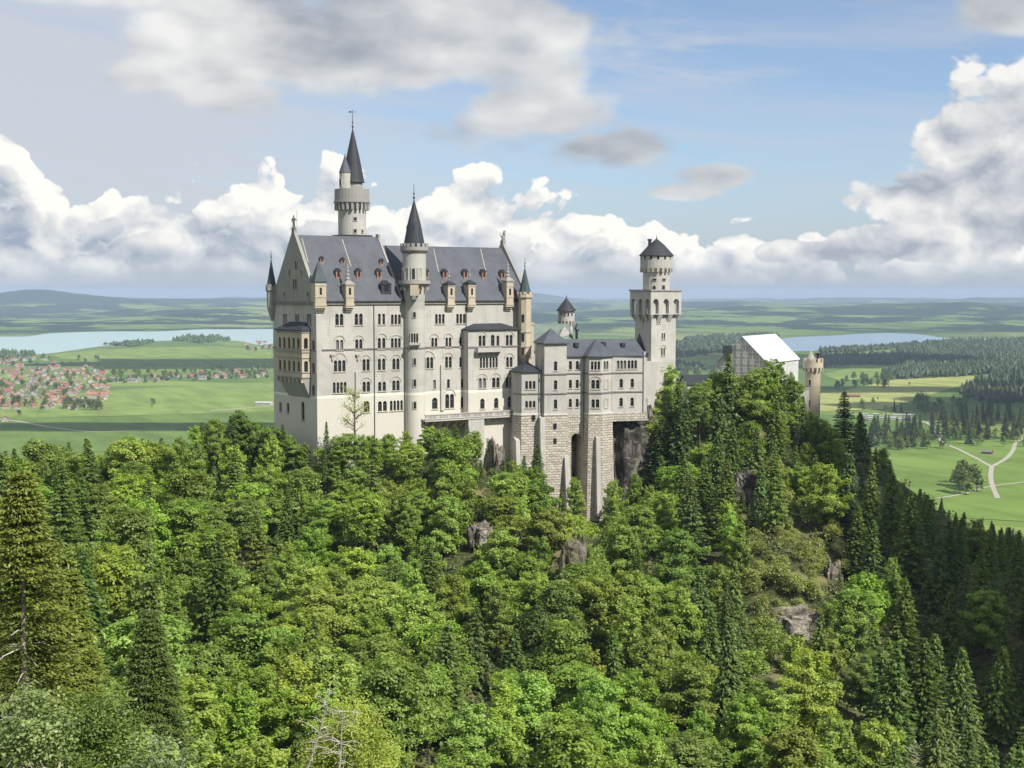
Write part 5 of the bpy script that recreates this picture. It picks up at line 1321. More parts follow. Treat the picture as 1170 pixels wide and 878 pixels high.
# trees one can single out, set by hand: (kind, px, py of the tip, depth, height, tone, wide)
HERO = [('slim',763,413,345,20,(1.1,1.15,.9),1.3),('spruce',835,402,330,24,(1,1,1),1.0),('beech',886,409,338,17,(.75,.8,.8),1.0),('spruce',966,446,360,18,(.6,.7,.7),1.1),
 ('beech',800,440,330,15,(.8,.85,.8),1.0),('spruce',780,455,325,20,(.6,.7,.7),1.0),('spruce',752,475,328,18,(.5,.6,.6),1.1),('spruce',820,450,322,20,(.8,.85,.8),1.0),('beech',855,425,332,15,(.95,.95,.9),1.0),
 ('spruce',388,505,288,9,(.8,.85,.8),.8),('spruce',371,512,286,7.5,(.9,.9,.8),.8),('beech',275,468,300,13,(.5,.6,.5),.9),('beech',245,478,292,12,(.75,.8,.6),.9),('spruce',262,474,296,14,(.5,.6,.5),1.1),
 ('slim',655,545,303,12,(1.1,1.1,.9),1.0),('slim',700,548,300,13,(1.1,1.15,.9),1.1),('spruce',612,505,300,11,(.6,.7,.6),1.1),('spruce',598,520,298,10,(.6,.7,.6),1.1),('spruce',580,520,301,9,(.5,.6,.6),1.2),('spruce',640,560,298,12,(.8,.85,.7),1.1),
 ('beech',485,700,215,11,(1.45,1.3,1.3),1.0),('slim',960,690,262,13,(1.0,1.0,.9),1.0),('slim',905,725,215,14,(1.25,1.2,.9),1.2),('spruce',1055,640,300,22,(.9,.95,.8),1.0),('spruce',1010,510,370,22,(.75,.8,.7),1.1),
 ('spruce',985,470,372,20,(.7,.75,.7),1.0),('beech',955,500,345,13,(1.05,1.05,.8),1.0),('spruce',915,520,325,16,(.8,.85,.7),1.0),('slim',725,540,312,12,(.9,.95,.8),1.0),
 ('beech',902,436,337,17,(.8,.85,.7),.9),('spruce',917,452,336,17,(.8,.85,.7),.9),('slim',930,468,338,14,(.9,.95,.7),1.1),('beech',944,478,340,13,(.9,.95,.7),1.0),('beech',823,424,334,14,(.9,.95,.8),1.0),('beech',868,420,334,15,(.9,1,.8),.9),('slim',893,468,330,13,(1,1,.8),1.0),('beech',318,490,299,9,(.75,.85,.7),1.1),('beech',333,501,295,9,(.8,.9,.7),1.1),('slim',347,506,291,9,(.75,.8,.6),1.2),('spruce',373,481,287,13,(.85,.9,.8),.7),('beech',394,494,288,10,(.95,1,.8),1.0),('slim',411,496,289,10,(1,1,.8),1.2),('beech',310,486,298,10,(.7,.8,.65),1.1),('beech',288,482,303,11,(.8,.9,.7),1.0),('spruce',327,484,296,12,(.7,.75,.7),1.0),('beech',300,491,301,11,(.8,.9,.7),1.0),('slim',383,517,287,9,(.85,.9,.7),1.2),('beech',425,497,292,10,(.9,.95,.7),1.0),('beech',443,495,296,10,(.85,.9,.7),.9),('slim',466,492,299,9,(.9,.95,.7),1.1),
 ('slim',745,560,300,14,(.8,.85,.7),1.0),('spruce',720,600,290,14,(.7,.8,.7),1.0)]
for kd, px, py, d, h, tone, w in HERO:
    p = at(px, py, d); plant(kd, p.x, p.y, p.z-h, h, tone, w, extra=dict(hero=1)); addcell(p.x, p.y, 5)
# barer slopes of scrub and rock
BARE = [(915,640,64,88),(900,570,55,25),(868,700,30,40),(560,560,14,70),(655,655,12,60),(545,600,14,30),(968,752,20,52),(974,800,18,32),(950,678,13,34),(420,590,16,14)]
def bare(px, py): return any(((px-a)/c)**2+((py-b)/d)**2 < 1 for a, b, c, d in BARE)
FAR = []
for _ in range(30000):
    y = rng.uniform(62, 900) if rng.random() < .35 else rng.uniform(70, 345); hw = y*.43+12; x = rng.uniform(-hw, hw)
    z = float(ghill(x, y))
    if z < 4 or z > 240 or inpoly_castle(x, y): continue
    ppx, ppy = proj((x, y, z+12))
    if not (-25 < ppx < 1200 and ppy < 925): continue
    if y > 345 and 300 < ppx < 985: continue
    if y > 440 and ppx < 300: continue
    if y > 312 and 300 < ppx < 735: continue
    if bare(ppx, ppy): continue
    con = rng.random() < conif(ppx, ppy)
    r = 6.9 if con else 7.2
    if y > 400: r = 8.5
    if not far_enough(x, y, r): continue
    h = rng.uniform(13, 20) if con else rng.uniform(11, 15.5)
    ok = True
    for _k in range(6):
        tx, ty = proj((x, y, z+h)); lim = sil(tx)
        if ty < lim-2: h *= .82
        else: break
    else: ok = False
    if not ok or h < 3.0: continue
    addcell(x, y, r)
    if y > 430:
        FAR.append((x, y, z, h)); continue
    kind = 'spruce' if con else ('slim' if rng.random() < .25 else 'beech')
    if h < 6.5 and not con: kind = 'shrub'
    b = rng.uniform(.72, 1.22); tone = (b*rng.uniform(.86, 1.08), b*rng.uniform(.96, 1.06), b*rng.uniform(.6, .95))
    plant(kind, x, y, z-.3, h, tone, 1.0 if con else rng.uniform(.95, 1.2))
print('TREES', len(TREES), {k: sum(1 for t in TREES if t['kind'] == k) for k in PRO}, 'far', len(FAR))
# ================================================================== the village and farms of the plain
LAB = []   # (object, look phrase) for small repeats, worded at the end
simple('render_white', (.46,.44,.39), .9, .1, .12, .2); simple('render_cream', (.40,.35,.27), .9, .1, .12, .2); simple('timber', (.16,.11,.07), .9, .1, .2, .3)
simple('roof_red', (.27,.12,.085), .85, .1, .2, .4); simple('roof_orange', (.32,.165,.115), .85, .1, .2, .4); simple('roof_brown', (.22,.12,.085), .85, .1, .2, .4); simple('roof_grey', (.17,.165,.16), .85, .1, .2, .4); simple('roof_tin', (.42,.43,.44), .5, .4, .1, .4)
simple('orchard_pink', (.3,.3,.3))
HM = {}
def house_mesh(w, l, he, hr, wallm, roofm, key):
    mb = MB(); o = .7
    mb.hexa([(-w/2, -l/2, -1), (w/2, -l/2, -1), (w/2, l/2, -1), (-w/2, l/2, -1)], [(-w/2, -l/2, he), (w/2, -l/2, he), (w/2, l/2, he), (-w/2, l/2, he)])
    mb.hexa([(-w/2, -l/2, he), (w/2, -l/2, he), (0, -l/2, hr-.25)], [(-w/2, l/2, he), (w/2, l/2, he), (0, l/2, hr-.25)])
    wallme = mb.mesh('house_wall', [wallm])
    r = MB(); k = (hr-he)/(w/2); 
    for sg in (-1, 1):
        q = [(sg*(w/2+o), -l/2-o, he-k*o), (0, -l/2-o, hr), (0, l/2+o, hr), (sg*(w/2+o), l/2+o, he-k*o)]
        if sg > 0: q = q[::-1]
        r.hexa([(x, y, z+.02) for x, y, z in q[::-1]], [(x, y, z+.35) for x, y, z in q[::-1]])
    r.hexa([(.8, l*.2, hr-1), (1.5, l*.2, hr-1), (1.5, l*.2+.7, hr-1), (.8, l*.2+.7, hr-1)], [(.8, l*.2, hr+1), (1.5, l*.2, hr+1), (1.5, l*.2+.7, hr+1), (.8, l*.2+.7, hr+1)], 0)
    wn = MB()
    for f in (-1, 1):
        for zz in (1.2, 3.9):
            if zz+1.3 > he+1: continue
            for s in (-.3, 0, .3): wn.hexa([(s*w-.5, f*(l/2+.02)-.03, zz), (s*w+.5, f*(l/2+.02)-.03, zz), (s*w+.5, f*(l/2+.02)+.03, zz), (s*w-.5, f*(l/2+.02)+.03, zz)], [(s*w-.5, f*(l/2+.02)-.03, zz+1.2), (s*w+.5, f*(l/2+.02)-.03, zz+1.2), (s*w+.5, f*(l/2+.02)+.03, zz+1.2), (s*w-.5, f*(l/2+.02)+.03, zz+1.2)])
            for s in (-.35, -.12, .12, .35): wn.hexa([(f*(w/2+.02)-.03, s*l-.5, zz), (f*(w/2+.02)+.03, s*l-.5, zz), (f*(w/2+.02)+.03, s*l+.5, zz), (f*(w/2+.02)-.03, s*l+.5, zz)], [(f*(w/2+.02)-.03, s*l-.5, zz+1.2), (f*(w/2+.02)+.03, s*l-.5, zz+1.2), (f*(w/2+.02)+.03, s*l+.5, zz+1.2), (f*(w/2+.02)-.03, s*l+.5, zz+1.2)])
    HM[key] = (wallme, r.mesh('house_roof', [roofm]), wn.mesh('house_windows', ['dark_glass']))
ROOF = ['roof_red', 'roof_orange', 'roof_brown', 'roof_grey']; CN = {'roof_red': 'red', 'roof_orange': 'orange', 'roof_brown': 'brown', 'roof_grey': 'grey', 'roof_tin': 'pale metal'}
for ri, rf in enumerate(ROOF):
    for si, (w, l, he, hr) in enumerate(((8.5, 11, 4.8, 7.6), (10, 14, 5.2, 8.6), (11, 21, 4.8, 8.4))): house_mesh(w, l, he, hr, 'render_white' if (ri+si) % 3 else 'render_cream', rf, (rf, si))
house_mesh(9, 34, 3.2, 5.4, 'timber', 'roof_brown', ('barn', 0)); house_mesh(7, 12, 3, 5.2, 'timber', 'roof_grey', ('hut', 0)); house_mesh(12, 30, 4, 6, 'render_white', 'roof_tin', ('hall', 0)); house_mesh(3.2, 8, 2.8, 3.3, 'render_white', 'roof_tin', ('van', 0))
HOUSES = []; hp = []
def house(px, py, key, rot=None, where='', name='house', cat='house', z=0.0, group=None, look=None):
    p = onz(px, py, z)
    for q in hp:
        if (q.x-p.x)**2+(q.y-p.y)**2 < (18 if key[0] not in ('van',) else 9)**2: return
    hp.append(p)
    t = bpy.data.objects.new(name, None); COL.objects.link(t); t.location = p; t.rotation_euler = (0, 0, random.choice([0, R(90), R(20), R(-25)])+random.uniform(-.2, .2) if rot is None else rot)
    wm, rm, wn = HM[key]
    for nm, me in (('wall', wm), ('roof', rm), ('windows', wn)):
        c = bpy.data.objects.new(nm if nm != 'windows' else 'window_panes', me); COL.objects.link(c); c.parent = t
    t['category'] = cat
    if group: t['group'] = group
    HOUSES.append(dict(o=t, px=(px, py), key=key, where=where, name=name)); return t
def rkey(): return (random.choices(ROOF, (5, 6, 5, 2))[0], random.choices((0, 1, 2), (6, 4, 1.3))[0])
def cluster(n, x0, x1, y0, y1, where, shape=None):
    k = 0
    for _ in range(n*6):
        if k >= n: break
        px, py = random.uniform(x0, x1), random.uniform(y0, y1)
        if shape and not shape(px, py): continue
        if house(px, py, rkey(), where=where, group='houses of the village on the plain'): k += 1
cluster(115, -8, 125, 436, 470, 'in the near half of the village', lambda a, b: b > 436+max(0, (a-60))*.1 and b < 469-max(0, a-90)*.35)
cluster(105, -8, 120, 408, 437, 'in the far half of the village', lambda a, b: b > 410+max(0, (a-40))*.15)
cluster(38, 115, 312, 420, 437, 'in the row of houses across the meadow', lambda a, b: abs(b-(437-(a-115)*.055)) < 5)
cluster(12, 274, 312, 392, 400, 'in the hamlet by the lake')
for px, py, key, nm, ct, lb, rot in ((6, 482, ('roof_brown', 1), 'farmhouse', 'house', 'brown roofed farmhouse alone on the meadow below the village', .3),
    (972, 454, ('barn', 0), 'barn', 'barn', 'long low brown barn alone on the pale mown field', 1.45), (1128, 519, ('hut', 0), 'field_hut', 'hut', 'dark timber hut beside the fork of the gravel paths', .9),
    (1165, 452, ('hut', 0), 'field_hut', 'hut', 'small timber hut at the edge of the eastern wood', .3), (1148, 401, ('roof_red', 2), 'farmhouse', 'house', 'lone farmhouse by the long dark eastern wood', .3),
    (1136, 366, ('hall', 0), 'church', 'church', 'white church hall on the hills beyond the reservoir', .3), (302, 463, ('hall', 0), 'hall', 'hall', 'long pale hall on the meadow behind the palace west front', 1.3)):
    t = house(px, py, key, rot, name=nm, cat=ct, z=0)
    if t: t['label'] = lb
for px in range(986, 1046, 7): 
    for py in (476, 480.5): house(px+random.uniform(-2, 2), py+random.uniform(-1.2, 1.2), ('van', 0) if random.random() < .6 else ('hut', 0), 1.4+random.uniform(-.2, .2), 'in the camp behind the dark spruces', 'caravan', 'caravan', group='caravans of the camp')
# village church with a pointed steeple
p = onz(60, 440); ch = thing('village_church', p, 'village church with slim pointed steeple among red roofs', 'church')
mb = MB(); mb.hexa([(p.x-6, p.y-12, -1), (p.x+6, p.y-12, -1), (p.x+6, p.y+12, -1), (p.x-6, p.y+12, -1)], [(p.x-6, p.y-12, 9), (p.x+6, p.y-12, 9), (p.x+6, p.y+12, 9), (p.x-6, p.y+12, 9)]); mb.lathe((p.x-9, p.y), [(3, -1), (3, 19)], 4, rot=R(45)); mb.build('wall', 'render_white', ch)
mb = MB(); mb.add([(p.x-6.5, p.y-12.5, 9), (p.x+6.5, p.y-12.5, 9), (p.x+6.5, p.y+12.5, 9), (p.x-6.5, p.y+12.5, 9), (p.x, p.y-12.5, 15), (p.x, p.y+12.5, 15)], [(3, 2, 1, 0), (0, 1, 4), (2, 3, 5), (1, 2, 5, 4), (3, 0, 4, 5)]); mb.lathe((p.x-9, p.y), [(3.4, 19), (.1, 31)], 4, rot=R(45)); mb.build('roof', 'roof_brown', ch)

# ---- trees standing singly on the plain
def pt(kind, px, py, h, tone=(.7,.75,.7), z=0, wide=1.0, where=''):
    p = onz(px, py, z); return plant(kind, p.x, p.y, 0, h, tone, wide, extra=dict(where=where, px0=(px, py)))
def tn(a=.5, b=.8): k = random.uniform(a, b); return (k, k*random.uniform(1, 1.1), k*random.uniform(.9, 1.1))
for px, py, h, w in ((48, 471, 15, .8), (175, 465, 15, 1.0), (22, 476, 11, 1.2)): pt('plain_tree', px, py, h, tn(), wide=w, where='alone on the sunlit meadow below the village')
for k in range(16): pt('plain_tree', 74+k*2.7, 467+random.uniform(-3, 2.5), random.uniform(13, 20), tn(.45, .7), where='in the dark copse beside the village')
for k in range(46): px = 128+k*4.0+random.uniform(-3, 3); pt('plain_tree', px, 431-(px-128)*.02+random.uniform(-5, 6), random.uniform(12, 20), tn(.45, .75), where='among the row of houses')
for k in range(75): pt('plain_tree', random.uniform(-5, 120), random.uniform(410, 468), random.uniform(11, 19), tn(.5, .85), where='among the village houses')
def trees(kind, n, x0, x1, y0, y1, h0, h1, where, tone=(.45, .75), f=None, wd=(.8, 1.1)):
    k = 0
    for _ in range(n*5):
        if k >= n: return
        px, py = random.uniform(x0, x1), random.uniform(y0, y1)
        if f and not f(px, py): continue
        pt(kind, px, py, random.uniform(h0, h1), tn(*tone), where=where, wide=random.uniform(*wd)); k += 1
trees('plain_spruce', 30, 992, 1058, 494, 512, 24, 34, 'in the dark group beyond the hill', (.4, .65)); trees('plain_tree', 16, 992, 1062, 500, 516, 14, 22, 'at the meadow edge beyond the hill', (.55, .9))
trees('plain_spruce', 46, 1064, 1180, 478, 508, 26, 36, 'in the spruce stand above the gravel path', (.4, .65)); trees('plain_tree', 14, 1066, 1180, 492, 512, 14, 22, 'above the gravel path', (.55, .9))
trees('plain_tree', 14, 1048, 1110, 462, 476, 16, 24, 'beside the mown field', (.45, .7))
for px, py, h, k in ((985, 470, 20, 'plain_tree'), (997.6, 461.5, 11, 'plain_tree'), (1003, 457.5, 6, 'plain_tree'), (1039, 441, 8, 'plain_tree'), (1077.5, 513, 17, 'plain_tree'), (1022, 471, 22, 'plain_spruce'), (1030, 472, 18, 'plain_spruce'), (1012, 472, 14, 'plain_tree'), (1053, 469, 30, 'plain_tree'), (1059, 470, 28, 'plain_tree')): pt(k, px, py, h, tn(.45, .7), where='alone on the mown field')
trees('plain_tree', 9, 1094, 1118, 552, 566, 20, 27, 'in the copse beside the fork of the paths', (.5, .8))
trees('plain_spruce', 26, 1110, 1180, 430, 458, 22, 30, 'in the wood on the eastern rise', (.4, .6))
trees('plain_tree', 26, 953, 1022, 434, 446, 14, 20, 'in the hedge line between the fields', (.45, .65), lambda a, b: abs(b-(440-(a-953)*.02)) < 5)
trees('plain_tree', 16, 776, 822, 424, 436, 15, 24, 'behind the low wing', (.45, .7)); trees('plain_tree', 10, 270, 312, 398, 402, 12, 18, 'by the lake hamlet', (.45, .65))
# ---- woods far out that read as one mass
def wood(poly, n, h, tone, label, w=9):
    rng = np.random.default_rng(len(poly)*97+n); P = np.array(poly, float); out = []
    x0, y0 = P.min(0); x1, y1 = P.max(0)
    def inside(x, y):
        c = False; j = len(P)-1
        for i in range(len(P)):
            if (P[i][1] > y) != (P[j][1] > y) and x < (P[j][0]-P[i][0])*(y-P[i][1])/(P[j][1]-P[i][1])+P[i][0]: c = not c
            j = i
        return c
    while len(out) < n:
        x, y = rng.uniform(x0, x1), rng.uniform(y0, y1)
        if inside(x, y): q = onz(x, y); out.append((q.x, q.y, 0.0))
    return tufts(out, rng, h, w, tone, label)
def tufts(out, rng, h, w, tone, label, name='far_wood'):
    V, Fc, T = [], [], []
    for x, y, z in out:
        hh = h*rng.uniform(.7, 1.2); ww = w*rng.uniform(.7, 1.25); k = len(V); a0 = rng.uniform(0, 6.28); c = rng.random()
        rings = ((.55, .12), (1.0, .38), (.62, .72)) if rng.random() < .5 else ((.9, .1), (.55, .5), (.25, .8))
        for r, zz in rings:
            for i in range(6): a = a0+i*1.047+rng.normal(0, .15); q = r*ww*.5*rng.uniform(.75, 1.2); V.append((x+q*math.cos(a), y+q*math.sin(a), z+hh*(zz+rng.normal(0, .03))))
        V.append((x, y, z+hh))
        for j in range(2):
            for i in range(6): Fc.append((k+j*6+i, k+j*6+(i+1) % 6, k+j*6+6+(i+1) % 6, k+j*6+6+i)); T.append(np.clip(c*.6+rng.normal(.2, .15), 0, 1))
        for i in range(6): Fc.append((k+12+i, k+12+(i+1) % 6, k+18)); T.append(np.clip(c*.6+.3, 0, 1))
    me = bpy.data.meshes.new(name); me.from_pydata(V, [], Fc); a = me.attributes.new('tint', 'FLOAT', 'FACE'); a.data.foreach_set('value', np.array(T, np.float32)); me.materials.append(M['spruce_needle']); me.update()
    o = bpy.data.objects.new(name, me); COL.objects.link(o); o.color = (*tone, 1); tag(o, label, 'wood', kind='stuff'); return o
dk = (.36, .42, .38)
wood([(1024,404),(1040,396),(1090,391),(1180,390),(1180,412),(1120,414),(1060,418),(1030,417)], 2600, 20, dk, 'long dark spruce wood below the reservoir', 16)
wood([(1008,430),(1040,419),(1100,416),(1180,413),(1180,424),(1140,428),(1080,432),(1020,434)], 1400, 20, dk, 'second dark wood band above the mown field', 13)
wood([(938,409),(1024,406),(1026,419),(990,417),(938,421)], 500, 18, dk, 'ragged wood strip behind the buff gate tower', 12)
wood([(1096,452),(1110,440),(1180,420),(1180,462),(1120,462)], 420, 22, dk, 'dense wood on the eastern rise', 11)
wood([(196,390),(215,386),(250,386),(262,390),(230,393)], 130, 18, (.5,.6,.5), 'small wood on the lake spit', 20)
wood([(118,394),(160,391),(180,392),(150,397)], 90, 14, (.5,.6,.5), 'copse on the lake shore', 20)
wood([(-40,404),(0,403),(40,405),(36,412),(-40,412)], 160, 16, (.5,.6,.5), 'wood between the village and the lake', 16)
wood([(655,398),(720,396),(780,392),(880,392),(900,400),(830,404),(770,410),(660,408)], 900, 17, dk, 'wood belt behind the square tower', 16)
wood([(650,418),(720,414),(800,418),(810,424),(720,424),(650,426)], 300, 16, dk, 'lower wood belt behind the square tower', 13)
wood([(780,388),(885,383),(890,387),(790,391)], 300, 20, dk, 'shore wood west of the reservoir', 26)
wood([(935,401),(990,398),(1045,394),(1040,397),(990,402),(940,404)], 260, 16, dk, 'shore trees below the reservoir', 18)
wood([(100,436),(312,424),(312,432),(210,436),(110,441)], 60, 12, (.5,.6,.5), 'garden trees along the row of houses', 12)
# the rest of the valley wood on the shaded slope
rg = np.random.default_rng(77); near_ = sorted(FAR, key=lambda t: t[1])
for x, y, z, h in near_[:30]: plant('spruce', x, y, z-.3, h, tn(.5, .8), 1.0, extra=dict(where='on the shaded eastern slope'))
if near_[30:]: tufts([(x, y, z-1) for x, y, z, h in near_[30:]], rg, 18, 7.5, dk, 'spruce wood covering the shaded slope down to the meadow', 'valley_wood')

# ================================================================== rock faces
def rockface(c, size, seed, m='rock', label='', rot=0.0, sub=5, amp=.35):
    import bmesh
    bm = bmesh.new(); bmesh.ops.create_icosphere(bm, subdivisions=sub, radius=1)
    sx, sy, sz = size
    for v in bm.verts:
        d = v.co.normalized(); q = Vector([math.copysign(abs(k)**.6, k) for k in d])
        n = mnoise.fractal(Vector((d.x*1.6+seed, d.y*1.6, d.z*.9)), .9, 2.2, 6); r_ = mnoise.ridged_multi_fractal(Vector((d.x*2.4+seed, d.y*2.4, d.z*.8)), .8, 2.2, 5, 1.0, 2.0)
        q = q*(1+amp*n-.16*(r_-1)); v.co = Vector((q.x*sx, q.y*sy, q.z*sz))
    me = bpy.data.meshes.new('rock_face'); bm.to_mesh(me); bm.free(); me.materials.append(M[m]); me.update()
    o = bpy.data.objects.new('rock_face', me); COL.objects.link(o); o.location = c; o.rotation_euler = (0, 0, rot); tag(o, label, 'rock face'); return o
def rk(px, py, d, size, seed, label, m='rock', rot=.0, **k): return rockface(at(px, py, d), size, seed, m, label, rot, **k)
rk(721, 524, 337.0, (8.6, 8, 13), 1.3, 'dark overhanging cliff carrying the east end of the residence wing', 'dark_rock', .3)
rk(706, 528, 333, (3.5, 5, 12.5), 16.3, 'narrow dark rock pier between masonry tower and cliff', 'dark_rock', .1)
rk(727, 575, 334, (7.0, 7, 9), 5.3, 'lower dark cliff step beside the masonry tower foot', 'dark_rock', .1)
def gk(px, py, d, size, seed, label, m='rock', rot=.0, sink=.3):
    """a rock bedded in the slope: its centre lies at the ground, sunk by a part of its height"""
    p = at(px, py, d); return rockface(p, size, seed, m, label, rot)
gk(566, 552, 304, (1.6, 3, 9), 2.1, 'pale rock rib rising to the terrace', rot=.5)
gk(655, 668, 258, (2.6, 3, 8.5), 4.4, 'tall narrow pale rock face below the masonry towers', rot=.2)
gk(634, 605, 280, (4.2, 3.5, 3.6), 6.2, 'brownish rock step above the narrow pale face', rot=.2)
gk(969, 752, 238, (3.0, 3.5, 8.5), 7.7, 'pale weathered rock face between spruces low on the east slope', rot=.4)
gk(905, 712, 236, (4.2, 3.5, 2.6), 8.2, 'grey rock ledge under the dry scrub slope', rot=.1)
gk(949, 678, 260, (1.9, 2.4, 6.5), 9.4, 'slim rock pillar on the east slope', rot=.1)
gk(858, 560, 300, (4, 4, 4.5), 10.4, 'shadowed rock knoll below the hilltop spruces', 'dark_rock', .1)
gk(548, 612, 266, (2.2, 3, 2.6), 11.1, 'small pale outcrop among the shrubs', rot=.3)
gk(425, 598, 262, (2.0, 2.5, 2.2), 12.1, 'brown outcrop left of the terrace mound', rot=.3)
# ---- scrub on the barer slopes: individual shrubs and stunted trees
rs = np.random.default_rng(31); sc_ = []
def scrub(a, b, c, d, n, kinds, h0, h1, tone):
    k = 0
    for _ in range(n*40):
        if k >= n: return
        u, v = rs.uniform(-1, 1, 2)
        if u*u+v*v > 1: continue
        px, py = a+u*c, b+v*d; r = ray(px, py); y = 150
        # walk the ray down to the slope
        hit = None
        for y in np.arange(150, 420, 1.5):
            q = CAM+r*(y/r.y)
            if q.z-3 < float(ghill(q.x, q.y)): hit = q; break
        if hit is None: continue
        h = rs.uniform(h0, h1)
        for _k in range(5):
            if proj((hit.x, hit.y, hit.z-4+h))[1] < sil(px): h *= .75
        if h < 1.6 or any((hit.x-x)**2+(hit.y-y_)**2 < 3.0**2 for x, y_ in sc_): k += .15; continue
        sc_.append((hit.x, hit.y)); kd = kinds[rs.integers(len(kinds))]; b_ = rs.uniform(.8, 1.15)
        plant(kd, hit.x, hit.y, float(ghill(hit.x, hit.y))-.3, h, tuple(b_*t for t in tone), 1.1 if kd == 'shrub' else 1.0, nm='shrub' if kd == 'shrub' else None, extra=dict(scrub=1)); k += 1
scrub(915, 640, 62, 78, 60, ['shrub', 'shrub', 'shrub', 'spruce'], 1.8, 4.6, (1.15, .95, 1.2)); scrub(900, 570, 55, 25, 12, ['shrub', 'spruce'], 2, 5, (.95, .9, .9)); scrub(868, 700, 32, 42, 10, ['spruce', 'shrub'], 2, 6, (1.0, .95, .9))
scrub(535, 515, 42, 32, 30, ['shrub', 'shrub', 'spruce'], 2.5, 6, (.85, .85, .8)); scrub(600, 565, 34, 34, 14, ['shrub', 'spruce'], 2.5, 6.5, (.75, .8, .7)); scrub(430, 560, 55, 40, 14, ['shrub'], 3, 6, (.8, .8, .7))
scrub(575, 520, 26, 40, 14, ['shrub', 'spruce'], 2.5, 6, (.8, .85, .75)); scrub(722, 600, 20, 30, 8, ['shrub', 'spruce'], 3, 7, (.8, .85, .75)); scrub(655, 655, 22, 45, 10, ['shrub'], 2, 5, (.9, .95, .8)); scrub(345, 530, 34, 24, 14, ['shrub'], 2, 4, (.8, .85, .7))
# undergrowth that nobody could count
rg = np.random.default_rng(9); n = 5200; Ux, Uy = [], []
while len(Ux) < n:
    y = rg.uniform(62, 440); x = rg.uniform(-y*.43-8, y*.43+8)
    if inpoly_castle(x, y): continue
    Ux.append(x); Uy.append(y)
Ux, Uy = np.array(Ux), np.array(Uy); Uz = ghill(Ux, Uy)
C = np.repeat(np.stack([Ux, Uy, Uz+.9], 1), 22, 0)+rg.normal(size=(n*22, 3))*np.array([1.0, 1.0, .42])
N_ = unit(np.array([0, -.3, 1.0])+rg.normal(size=C.shape)*.5); U_, V_ = leaf_axes(N_, rg, rg.uniform(.2, .4, len(C)))
me = quads_mesh('undergrowth', C, U_, V_, np.clip(rg.normal(.45, .25, len(C)), 0, 1), 'dry_leaf')
o = bpy.data.objects.new('undergrowth', me); COL.objects.link(o); o.color = (.8, 1.0, .7, 1); tag(o, 'low undergrowth covering the forest floor', 'undergrowth', kind='stuff')

# ================================================================== the near trees
def near_spruce(px, py_tip, d, H, Rd, lean=(0, 0), label='', bare_to=.5, tone=(1.5, 1.3, .9), seed=1, dens=6.5, front=0):
    rng = np.random.default_rng(seed); p = at(px, py_tip, d)
    C, U, V, t_ = spruce_crown(rng, H, Rd, .42, ls=.078, base=bare_to, density=dens, droop=.28, power=.62, front=front)
    me = quads_mesh('spruce_crown', C, U, V, t_, 'spruce_needle')
    o = thing('spruce_tree', (p.x, p.y, p.z-H), label, 'spruce')
    c = bpy.data.objects.new('crown', me); COL.objects.link(c); c.parent = o; c.color = (*tone, 1)
    mb = MB(); k = 8; P = [(lean[0]*(1-i/k)**2, lean[1]*(1-i/k)**2, H*.98*i/k) for i in range(k+1)]
    mb.tube(P, [.30*(1-.85*i/k) for i in range(k+1)], 8); tm = bpy.data.objects.new('trunk', mb.mesh('trunk', ['bark_pale'])); COL.objects.link(tm); tm.parent = o
    db = MB()
    for i in range(46):
        z = H*rng.uniform(bare_to-.22, bare_to+.12); a = rng.uniform(0, 6.28); L = rng.uniform(.8, 3.0); s = Vector((0, 0, z)); e = Vector((math.cos(a)*L, math.sin(a)*L, z-rng.uniform(-.1, .8)*L*.5)); m_ = (s+e)/2+Vector((0, 0, .15)); db.tube([s, m_, e], [.045, .03, .012], 4)
    d_ = bpy.data.objects.new('dead_branches', db.mesh('dead_branches', ['dead_wood'])); COL.objects.link(d_); d_.parent = o
    TREES.append(dict(o=o, kind='hero', h=H, tone=tone, p=tuple(o.location), px=(px, py_tip), fixed=1)); return o
near_spruce(24, 528, 58, 23, 4.3, (-.6, 0), 'nearest tall spruce with bare pale trunk and dead lower branches, tallest in view', .56, (1.35, 1.12, .85), 3, 5.5, 1)
near_spruce(78, 640, 70, 17, 3.0, (0, 0), 'yellowish young spruce just behind the nearest bare trunk', .02, (1.45, 1.25, .85), 5)
near_spruce(170, 690, 78, 16, 3.2, (0, 0), 'dull olive spruce low beside the pale leaved bushes', .02, (.9, .85, .8), 6)
def near_bush(px, py, d, H, Rd, leafm, label, tone, seed, name='whitebeam_bush', cat='bush', ncl=150, ls=.14):
    rng = np.random.default_rng(seed); p = at(px, py, d); C, U, V, t_, lob = beech_crown(rng, H, Rd, 9, ncl, 60, ls=ls*.58, base=.1)
    o = thing(name, (p.x, p.y, p.z-H), label, cat); c = bpy.data.objects.new('crown', quads_mesh('bush_crown', C, U, V, t_, leafm)); COL.objects.link(c); c.parent = o; c.color = (*tone, 1)
    k = bpy.data.objects.new('trunk', trunk_mb(rng, H, .10, lob, .6).mesh('trunk', ['bark'])); COL.objects.link(k); k.parent = o
near_bush(38, 782, 50, 4.2, 1.4, 'pale_leaf', 'silvery white leaved bush at the foot of the bare trunk', (.95, .95, .6), 1, ncl=90)
near_bush(180, 842, 52, 3.5, 1.3, 'pale_leaf', 'small silvery leaved sapling at the lower picture edge', (1, 1, 1), 2, ncl=60)
near_bush(110, 800, 56, 5, 2.4, 'beech_leaf', 'dark green low bush between the silvery bush and the olive spruce', (.6, .65, .6), 4, 'bush')
near_bush(395, 800, 84, 7, 3.0, 'beech_leaf', 'bright yellow green young beech beside the dead leaning branches', (1.35, 1.2, .9), 5, 'young_beech', 'tree', 260)
